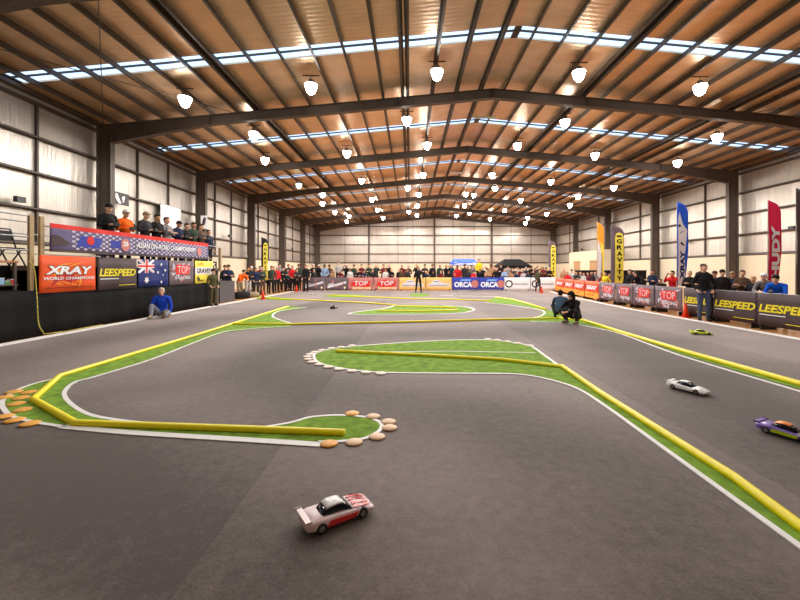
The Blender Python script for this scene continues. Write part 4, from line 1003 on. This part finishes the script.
# left group beyond the border tape: x, y head top, depth shift, top, legs
left = [(228.5, 265, 19.8, 'navy', 'black', 'folded'), (225, 265.3, 21.2, 'black', 'black', 'relaxed'), (241, 270, 21.0, 'orange', 'khaki', 'lean'), (248, 267.3, 0, 'black', 'lightgrey', 'folded'), (251.5, 266.5, 1.5, 'charcoal', 'black', 'relaxed'), (256, 268, 0, 'navy', 'charcoal', 'pockets'),
        (262.5, 267.5, .3, 'green', 'brown', 'folded'), (266, 268.5, 1.2, 'charcoal', 'black', 'relaxed'), (271.5, 266, 0, 'green', 'black', 'pockets'), (277, 267, 0, 'red', 'black', 'relaxed'), (279.5, 262.5, 2.5, 'grey', 'black', 'relaxed'), (283.5, 267.5, 0, 'black', 'black', 'folded'),
        (288.5, 262.5, 1.8, 'charcoal', 'black', 'relaxed'), (287.5, 269, .6, 'teal', 'black', 'relaxed'), (292.5, 265.8, 0, 'red', 'black', 'pockets'), (297, 269, -.2, 'charcoal', 'black', 'folded'), (298.7, 264.5, 1.6, 'green', 'black', 'relaxed'), (260, 266.2, 3.2, 'maroon', 'black', 'relaxed'), (274, 266, 3, 'tan', 'black', 'relaxed')]
left.sort(key=lambda a: a[0])
for i, (x, yh, dd, top, legs, ps) in enumerate(left):
    d = dd if dd > 15 else min(28.2, F*-8.95/(x-VX))+dd
    fig_at(x, yh, d=d, pname=ps, top=top, legs=legs, hair=random.choice(hs), hairkind=random.choice(['hair', 'hair', 'cap']), skin=random.choice([0, 0, 1]), rz=R(random.uniform(15, 60)), group='spectators on the left',
           label='person in %s top and %s in the left crowd, %s from the left' % (W_(top), TR(legs), ORD[i]))
# spectators behind the back banners
front = [(314, 269.5, 'charcoal'), (332, 270, 'tan'), (341, 270.5, 'maroon'), (350, 268.5, 'white'), (357.5, 269.5, 'black'), (364, 270.2, 'navy'), (373, 269, 'charcoal'), (385.5, 269, 'white'), (391.5, 268.8, 'black'), (399, 269, 'black'),
         (401.5, 269.5, 'brown'), (407.5, 269, 'charcoal'), (426, 271, 'navy'), (433, 271, 'black'), (441, 271, 'maroon'), (449, 270.5, 'black'), (457.5, 265.8, 'red'), (468.5, 269.5, 'charcoal'), (473.5, 270.8, 'red'), (480, 269.3, 'black'), (487.5, 268.5, 'tan'),
         (496, 268, 'black'), (504.5, 269, 'lightblue'), (511, 270.5, 'tan'), (517, 271.5, 'navy'), (523.5, 270.5, 'lightgrey'), (528, 272, 'navy'), (533, 270, 'black')]
back = [(313, 262, 'black'), (319, 264.8, 'black'), (324.5, 264.8, 'lightblue'), (329.5, 264.8, 'brown'), (338.5, 261.5, 'lightgrey'), (346.5, 264, 'black'), (354, 264.8, 'green'), (361.5, 263.5, 'maroon'), (369, 263.5, 'green'), (376, 263, 'green'), (383.5, 264.5, 'maroon'), (389.5, 263.8, 'black'),
        (402, 264.5, 'maroon'), (408.5, 265, 'brown'), (417, 262, 'black'), (424.8, 264.5, 'charcoal'), (432.5, 264.5, 'black'), (440, 264.5, 'green'), (446, 264.8, 'black'), (451.2, 264, 'teal'), (464.8, 264.3, 'charcoal'), (471.5, 265, 'grey'), (479, 259.3, 'yellow'),
        (482.8, 267, 'black'), (491, 264.5, 'tan'), (494.5, 266.5, 'charcoal'), (501, 262, 'black'), (508, 266, 'grey'), (514.5, 268, 'charcoal'), (520, 268.5, 'maroon'), (526, 267.5, 'navy'), (531.5, 266, 'black'), (537.5, 266.5, 'charcoal'), (543, 266.5, 'maroon'), (549.5, 267.5, 'black')]
bname = [(302, 'left grey banner'), (325, 'right grey banner'), (348, 'left red banner'), (373, 'right red banner'), (399, 'left amber banner'), (426, 'right amber banner'), (452, 'left blue banner'), (478, 'right blue banner'), (504, 'left white banner'), (531, 'right white banner')]
def bn(x): return [n for q, n in bname if x >= q-2][-1]
cnt = {}
for row, rn, dB in ((front, 'front', 28.75), (back, 'rear', 30.2)):
    for i, (x, yh, top) in enumerate(row):
        d = dB+(.25 if i % 2 else 0)+(1.6 if (rn == 'rear' and x > 505) else 0)
        if top == 'yellow': d = 31.5
        ps = random.choice(['folded', 'pockets', 'relaxed', 'camera', 'folded']) if rn == 'rear' else random.choice(['folded', 'pockets', 'relaxed'])
        if top == 'yellow' or x == 338.5: # standing on a box behind the others
            X = (x-VX)*d/F; b_ = thing('equipment_case', 'dark equipment case under the person in %s in the rear crowd' % ('yellow' if top == 'yellow' else 'light grey'), 'case', (X, d, FZ), 0)
            MB().box(-.4, .4, -.3, .3, 0, .34).build('case_body', blackp, b_); MB().box(-.41, .41, -.31, .31, .25, .27).build('case_trim', galv, b_)
            zt = CAMZ+(VY-yh)*d/F-(FZ+.34); o = person(X, d, FZ+.341, 0, 'relaxed', top, 'black', 'darkhair', 'hair', zt/1.745, 0, '', 'spectators behind the back banners')
        else:
            o = fig_at(x, yh, d=d, pname=ps, top=top, legs=random.choice(['black', 'jeans', 'charcoal']), hair=random.choice(hs), hairkind=random.choice(['hair', 'hair', 'cap', 'beanie']), skin=random.choice([0, 0, 1, 2]), rz=R(random.uniform(-25, 25)), group='spectators behind the back banners')
        key = (rn, bn(x)); cnt[key] = cnt.get(key, 0)+1
        o['label'] = 'person in %s top, %s row behind %s, %s from its left' % (W_(top), rn, bn(x), ORD[cnt[key]-1])
# more spectators farther back
far = [(456, 268), (461, 267.5), (468, 267), (475.5, 267.5), (486, 267), (498, 267.3), (511.5, 268), (517.5, 267.2), (523, 268), (529, 267.5), (535, 268), (541, 268), (546, 267.4), (552, 268)]
for i, (x, yh) in enumerate(far):
    top = random.choice(['black', 'charcoal', 'navy', 'grey', 'brown', 'lightgrey', 'maroon'])
    fig_at(x, yh, d=33.2+(i % 3)*.9, pname=random.choice(['folded', 'pockets', 'relaxed']), top=top, legs='black', hair=random.choice(hs), rz=R(random.uniform(-40, 40)), skin=random.choice([0, 1]), group='people standing farther back by the tents',
           label='person in %s standing farthest back near the tents, %s from the left' % (W_(top), ORD[i]))
# behind the right-hand barriers
right = [(563.7, 268, 0, 'tan', 'relaxed', 'greyhair', 'hair'), (567.3, 272, 0, 'red', 'pockets', 'brownhair', 'hair'), (571.8, 269.5, .5, 'lightgrey', 'relaxed', 'navy', 'beanie'), (576.5, 271.5, 0, 'charcoal', 'folded', 'darkhair', 'hair'), (580.5, 271.5, .6, 'grey', 'relaxed', 'brownhair', 'hair'),
         (584, 272.5, 0, 'lightgrey', 'folded', 'darkhair', 'hair'), (588, 272, .2, 'maroon', 'pockets', 'darkhair', 'hair'), (591.5, 271.5, .4, 'charcoal', 'relaxed', 'darkhair', 'hair'), (595, 271.5, .8, 'grey', 'folded', 'brownhair', 'hair'),
         (601.5, 273.5, .2, 'maroon', 'folded', 'brownhair', 'hair'), (605.5, 272, .1, 'yellow', 'pockets', 'darkhair', 'hair'), (609.3, 273.5, .5, 'maroon', 'relaxed', 'brownhair', 'hair'), (629.8, 269.6, .3, 'black', 'pockets', 'darkhair', 'hair'), (634.6, 271, .8, 'slate', 'folded', 'brownhair', 'hair'), (639.5, 272, .1, 'black', 'lean', 'black', 'hood'),
         (652.2, 270, .9, 'navy', 'folded', 'brownhair', 'hair'), (663, 280, .1, 'black', 'lean', 'darkhair', 'hair'), (672.5, 271, .4, 'red', 'camera', 'darkhair', 'hair'),
         (689.7, 271, .2, 'black', 'folded', 'greyhair', 'hair'), (702.5, 264.3, .7, 'black', 'relaxed', 'darkhair', 'hair'), (714.8, 271.3, .5, 'black', 'pockets', 'brown', 'cap'), (722.3, 270, .3, 'black', 'relaxed', 'darkhair', 'beanie'), (732.6, 272, .7, 'navy', 'pockets', 'khaki', 'cap'),
         (742.5, 270.4, .3, 'brown', 'folded', 'brownhair', 'hair'), (753.3, 276.5, .25, 'black', 'pockets', 'blond', 'hair'), (767.5, 273.5, .25, 'grey', 'lean', 'white', 'cap'), (779, 275.5, .0, 'vivid_blue', 'lean', 'black', 'beanie')]
names = {0: 'far'}
for i, (x, yh, off, top, ps, hc, hk) in enumerate(right):
    p = fence_at(x); X = p.x+.55+off; d = F*X/(x-VX)
    lean = ps == 'lean'
    hw = {'cap': 'cap', 'beanie': 'knitted hat', 'hood': 'hood'}.get(hk); hcw = {'darkhair': 'dark', 'brownhair': 'brown', 'greyhair': 'grey', 'blond': 'blond'}.get(hc, W_(hc))
    hw = ('%s %s' % (hcw, hw.replace('knitted hat', 'beanie'))) if hw else '%s hair' % hcw
    j = i if i < 14 else len(right)-1-i
    fig_at(x, yh, d=d, pname=ps, top=top, legs=random.choice(['black', 'jeans', 'charcoal']), hair=hc, hairkind=hk, rz=R(-60 if lean else random.uniform(-70, -25)), skin=0, group='spectators behind the right-hand barriers',
           label='person in %s with %s behind right barriers, %s from %s' % (W_(top), hw, ORD[j], 'far left end' if i < 14 else 'the right'))
# ------------------------------------------------------------------ EXTRAS
# tents behind the crowd
def tent(cx, y, w, dpt, z0, z1, cm, label, ridge=.55, txt=None):
    t = thing('canopy_tent', label, 'tent', (cx, y, FZ), 0)
    r = MB(); e = .28
    q = [(-w/2, 0, z0), (w/2, 0, z0), (w/2, dpt, z0), (-w/2, dpt, z0)]; rr = w/2*ridge
    top = [(-rr, dpt*.4, z1), (rr, dpt*.4, z1), (rr, dpt*.6, z1), (-rr, dpt*.6, z1)]
    r.loft([[(a, b, z0-e) for a, b, c in q], q, top]); r.build('canopy', cm, t)
    for a, b, c in q: MB().box(a*.98-.03, a*.98+.03, b+.05 if b == 0 else b-.1, b+.1 if b == 0 else b-.05, 0, z0-e+.02).build('leg', galv, t)
    if txt:
        me = text_mesh(txt, w*.86, .3, .3, .03)
        for v in me.vertices: v.co.x -= w*.43; v.co.y -= .02; v.co.z += z0-.26
        me.materials.append(BW['white']); o = bpy.data.objects.new('lettering', me); C.objects.link(o); o.parent = t
tent((465-VX)*36/F, 36, 2.35, 2.4, 2.2, 2.55, BW['bright_blue'], 'blue canopy tent with white script lettering behind the blue banners', .8, 'Commonwealth')
tent((516-VX)*38/F, 38, 3.0, 3, 1.95, 2.6, black, 'black canopy tent behind the white banners', .5)
# bulky things at the left
bx = thing('speaker_cabinet', 'dark grey cabinet box standing beside the end of the drivers stand', 'cabinet', (-9.05, 18.45, FZ), 0)
MB().box(-.42, .42, -.75, .75, 0, .95).build('case_body', dgrey, bx); MB().box(-.44, .44, -.77, .77, .95, .98).build('top', dgrey, bx)
fr = thing('metal_frame', 'black metal frame with diagonal bars beside the yellow banner', 'frame', (-9.3, 17.7, FZ), R(20))
f = MB(); f.tube([(-.35, 0, 0), (-.35, 0, 1.9)], .03); f.tube([(.45, 0, 0), (.45, 0, 1.9)], .03); f.tube([(-.35, 0, 1.87), (.45, 0, 1.87)], .03); f.tube([(-.35, 0, 1.0), (.45, 0, 1.0)], .025); f.build('frame', blackp, fr)
f = MB(); f.tube([(-.35, 0, 1.0), (0, 0, 1.85)], .02); f.tube([(0, 0, 1.85), (.1, 0, 1.0)], .02); f.tube([(.1, 0, 1.4), (.45, 0, 1.8)], .02); f.build('brace', blackp, fr)
def bag(x, y, z, l, w, h, m, label, rz=0):
    t = thing('bag', label, 'bag', (x, y, z), rz, 'bags on the floor'); b = MB(); b.smooth = True
    b.loft([[(u, w/2*s*math.copysign(abs(math.cos(a))**.6, math.cos(a)), h/2+h/2*s*math.copysign(abs(math.sin(a))**.6, math.sin(a))-h/2*(1-s)*.9) for a in [6.2832*k/16 for k in range(16)]] for u, s in ((-l/2, .7), (-l*.45, .95), (0, 1), (l*.45, .95), (l/2, .7))]); b.build('bag_body', m, t)
    MB().tube([(-l*.2, 0, h*.95), (-l*.12, 0, h*1.3), (l*.12, 0, h*1.3), (l*.2, 0, h*.95)], .014).build('handle', blackp, t)
bag(-8.9, 20.6, FZ, .9, .45, .38, COL['black'], 'black bag on the floor left of the orange-clad person', R(70)); bag(-8.75, 21.6, FZ, .7, .4, .3, COL['khaki'], 'khaki bag on the floor among the left spectators', R(40))
bag(-9.2, 22.0, FZ, .6, .4, .42, COL['charcoal'], 'charcoal bag on the floor deepest in the left spectators', R(10))
# scoring desk at the near end of the stand
dk = thing('work_table', 'scoring table standing on the near end of the drivers stand', 'table', (-8.75, 7.0, 1.588), 0)
dk.location = (-8.88, 7.95, 1.14)
MB().box(-.3, .28, -1.3, .62, .52, .56).build('table_top', mat('table_ply', srgb(176, 112, 60), .5), dk); MB().box(-.3, .28, -1.3, .62, .02, .05).build('shelf', steel, dk)
for yy in (-1.25, .57):
    for xx in (-.25, .24): MB().box(xx-.025, xx+.025, yy-.025, yy+.025, -.08, .52).build('leg', steel, dk)
pd = thing('plinth', 'black platform block under the scoring table at the left picture edge', 'platform', (-9.0, 7.1, FZ), 0); MB().box(-.43, .43, -.55, 1.5, 0, 1.07).build('platform_body', black, pd)
dcol = ['red', 'blue', 'yellow', 'orange', 'white', 'lightblue', 'green', 'red']
for i, c in enumerate(dcol):
    y = 7.62+.125*i; t = thing('parts_box', 'small %s box on the shelf below the scoring table, %s from the left' % (W_(c), ORD[i]), 'box', (-8.68, y, 1.192), 0, 'small boxes on the scoring table shelf')
    MB().box(-.05, .05, -.055, .055, 0, .07+.03*(i % 3)).build('box_body', mat('pb_'+c, COL[c].node_tree.nodes['Principled BSDF'].inputs['Base Color'].default_value if 0 else srgb(*dict(red=(200, 50, 50), blue=(50, 80, 190), yellow=(230, 210, 60), orange=(230, 120, 40), white=(230, 230, 230), lightblue=(140, 180, 220), green=(70, 140, 70))[c]), .5), t)
    MB().box(-.052, .052, -.057, .057, .07+.03*(i % 3), .08+.03*(i % 3)).build('lid', whitep, t)
ch = thing('folding_chair', 'black framed folding chair on the scoring platform at the left edge', 'chair', (-8.9, 7.3, 1.588), R(90))
ch.location = (-10.0, 9.75, 1.588)
f = MB()
for s in (-1, 1): f.tube([(s*.2, -.2, 0), (s*.2, .05, .45), (s*.2, .2, .95)], .018); f.tube([(s*.2, .25, 0), (s*.2, -.1, .45)], .018)
f.tube([(-.2, .2, .95), (.2, .2, .95)], .018); f.build('frame', blackp, ch); MB().box(-.2, .2, -.18, .16, .44, .47).build('seat', blackp, ch); MB().box(-.19, .19, .14, .17, .65, .9).build('backrest', blackp, ch)
# yellow cable hanging down the drape
cb = MB(); cb.smooth = True
pts = smooth_path([(8.6, 1.70), (8.72, 1.5), (8.78, .9), (8.82, .3), (8.95, .03)], 6)
cb.tube([(-8.40, p.x, p.y) for p in pts]+[(-8.38, 9.4, .012), (-8.36, 10.6, .012)], .011, 6)
tag(cb.build('power_cable', mat('cable_yellow', srgb(214, 200, 80), .5)), 'thin yellow cable hanging down the black drape by the orange banner', 'cable')
# wall-mounted signs, board, floodlights
sg = thing('wall_sign', 'small black and white sign hanging beside the first column on the left wall', 'sign', (-13.7, 18.3, 4.1), R(90))
d0 = F*13.7/(VX-115.5); d1 = F*13.7/(VX-130); sg.location = (-13.75, (d0+d1)/2, CAMZ+(VY-205)*18.6/F)
wq = d1-d0; MB().box(-wq/2, wq/2, 0, .03, 0, .58).build('sign_board', dgrey, sg)
m_ = MB(); m_.prism([(-.4, -.012, .5), (-.3, -.012, .5), (-.05, -.012, .06), (-.2, -.012, .04), (-.42, -.012, .3)], (0, .01, 0)); m_.prism([(.0, -.012, .4), (.2, -.012, .45), (.12, -.012, .15), (.05, -.012, .12)], (0, .01, 0)); m_.build('sign_print', whitep, sg)
bd = thing('notice_board', 'large white board mounted on the left wall behind the drivers', 'board', (-13.8, 22.9, 4.0), R(90))
d0 = F*13.8/(VX-161); d1 = F*13.8/(VX-182); bd.location = (-13.85, (d0+d1)/2, 3.72); wq = d1-d0
MB().box(-wq/2, wq/2, 0, .04, 0, 1.5).build('board', mat('board_white', srgb(214, 214, 216), .5), bd); b = MB()
for a in ((-wq/2, -wq/2+.04, 0, 1.5), (wq/2-.04, wq/2, 0, 1.5), (-wq/2, wq/2, 0, .04), (-wq/2, wq/2, 1.46, 1.5)): b.box(a[0], a[1], -.01, .04, a[2], a[3])
b.build('board_frame', galv, bd)
s2 = thing('wall_sign', 'small white poster with a dark figure fixed to the second left column', 'sign', (-13.2, 25.38, 4.2), 0)
MB().box(-.22, .2, -.16, -.14, 0, .85).build('sign_board', BW['white'], s2); m_ = MB(); m_.prism([(-.12, -.17, .1), (.06, -.17, .3), (.14, -.17, .7), (.0, -.17, .75), (-.1, -.17, .5)], (0, .008, 0)); m_.build('sign_print', dgrey, s2); s2.location = (-13.25, 25.25, 4.15)
def flood(x, y, xw, label):
    d = abs(F*xw/(x-VX)); z = CAMZ+(VY-y)*d/F; s = -1 if xw < 0 else 1
    t = thing('floodlight', label, 'floodlight', (xw-.22*s, d, z), 0, 'small floodlights on the wall rails'); MB().box(*sorted((0, -.14*s)), -.16, .16, -.1, .1).build('lamp_head', blackp, t); MB().box(*sorted((0, .018*s)), -.02, .02, -.02, .06).build('bracket', blackp, t)
flood(11.5, 199.5, -14.1, 'small dark floodlight on the left wall rail, at the picture edge'); flood(226, 236, -14.1, 'small dark floodlight on the left wall rail beyond the drivers stand'); flood(290, 249, -14.1, 'small dark floodlight far along the left wall rail')
flood(797, 228, 21.5, 'small dark floodlight on the right wall rail, at the picture edge'); flood(689, 241.5, 21.5, 'small dark floodlight on the right wall rail by the blue flag'); flood(584, 249.5, 21.5, 'small dark floodlight on the right wall above the cream block room')
# black draped table row behind the right spectators
for i, (x0, x1, yy) in enumerate(((14.6, 17.2, 34.2), (17.3, 20.3, 34.2), (16.2, 18.6, 31.0))):
    t = thing('display_table', 'black draped high table behind the right spectators, %s from the left' % ORD[i], 'table', ((x0+x1)/2, yy, FZ), 0, 'black draped tables'); w_ = (x1-x0)/2
    MB().box(-w_, w_, -.4, .4, 1.44, 1.5).build('table_top', blackp, t); MB().box(-w_+.03, w_-.03, -.37, .37, 0, 1.44).build('table_skirt', black, t)
# ------------------------------------------------------------------ CAMERA, WORLD
cam = bpy.data.cameras.new('camera'); co = bpy.data.objects.new('camera', cam); C.objects.link(co)
co.location = (0, 0, CAMZ); co.rotation_euler = (R(90), 0, 0)
cam.sensor_width = 36; cam.lens = F/800*36; cam.shift_x = -10/800; cam.shift_y = -30/800; cam.clip_end = 200; cam.clip_start = .05
S_ = bpy.context.scene; S_.camera = co
w = bpy.data.worlds.new('sky'); S_.world = w; w.use_nodes = True
w.node_tree.nodes['Background'].inputs[0].default_value = (.56, .74, 1.0, 1); w.node_tree.nodes['Background'].inputs[1].default_value = 2.1
S_.view_settings.view_transform = 'Standard'; S_.view_settings.look = 'None'; S_.view_settings.gamma = 1; S_.view_settings.use_curve_mapping = False
S_.view_settings.exposure = 0.0
S_.cycles.max_bounces = 8; S_.cycles.diffuse_bounces = 5; S_.cycles.use_denoising = True
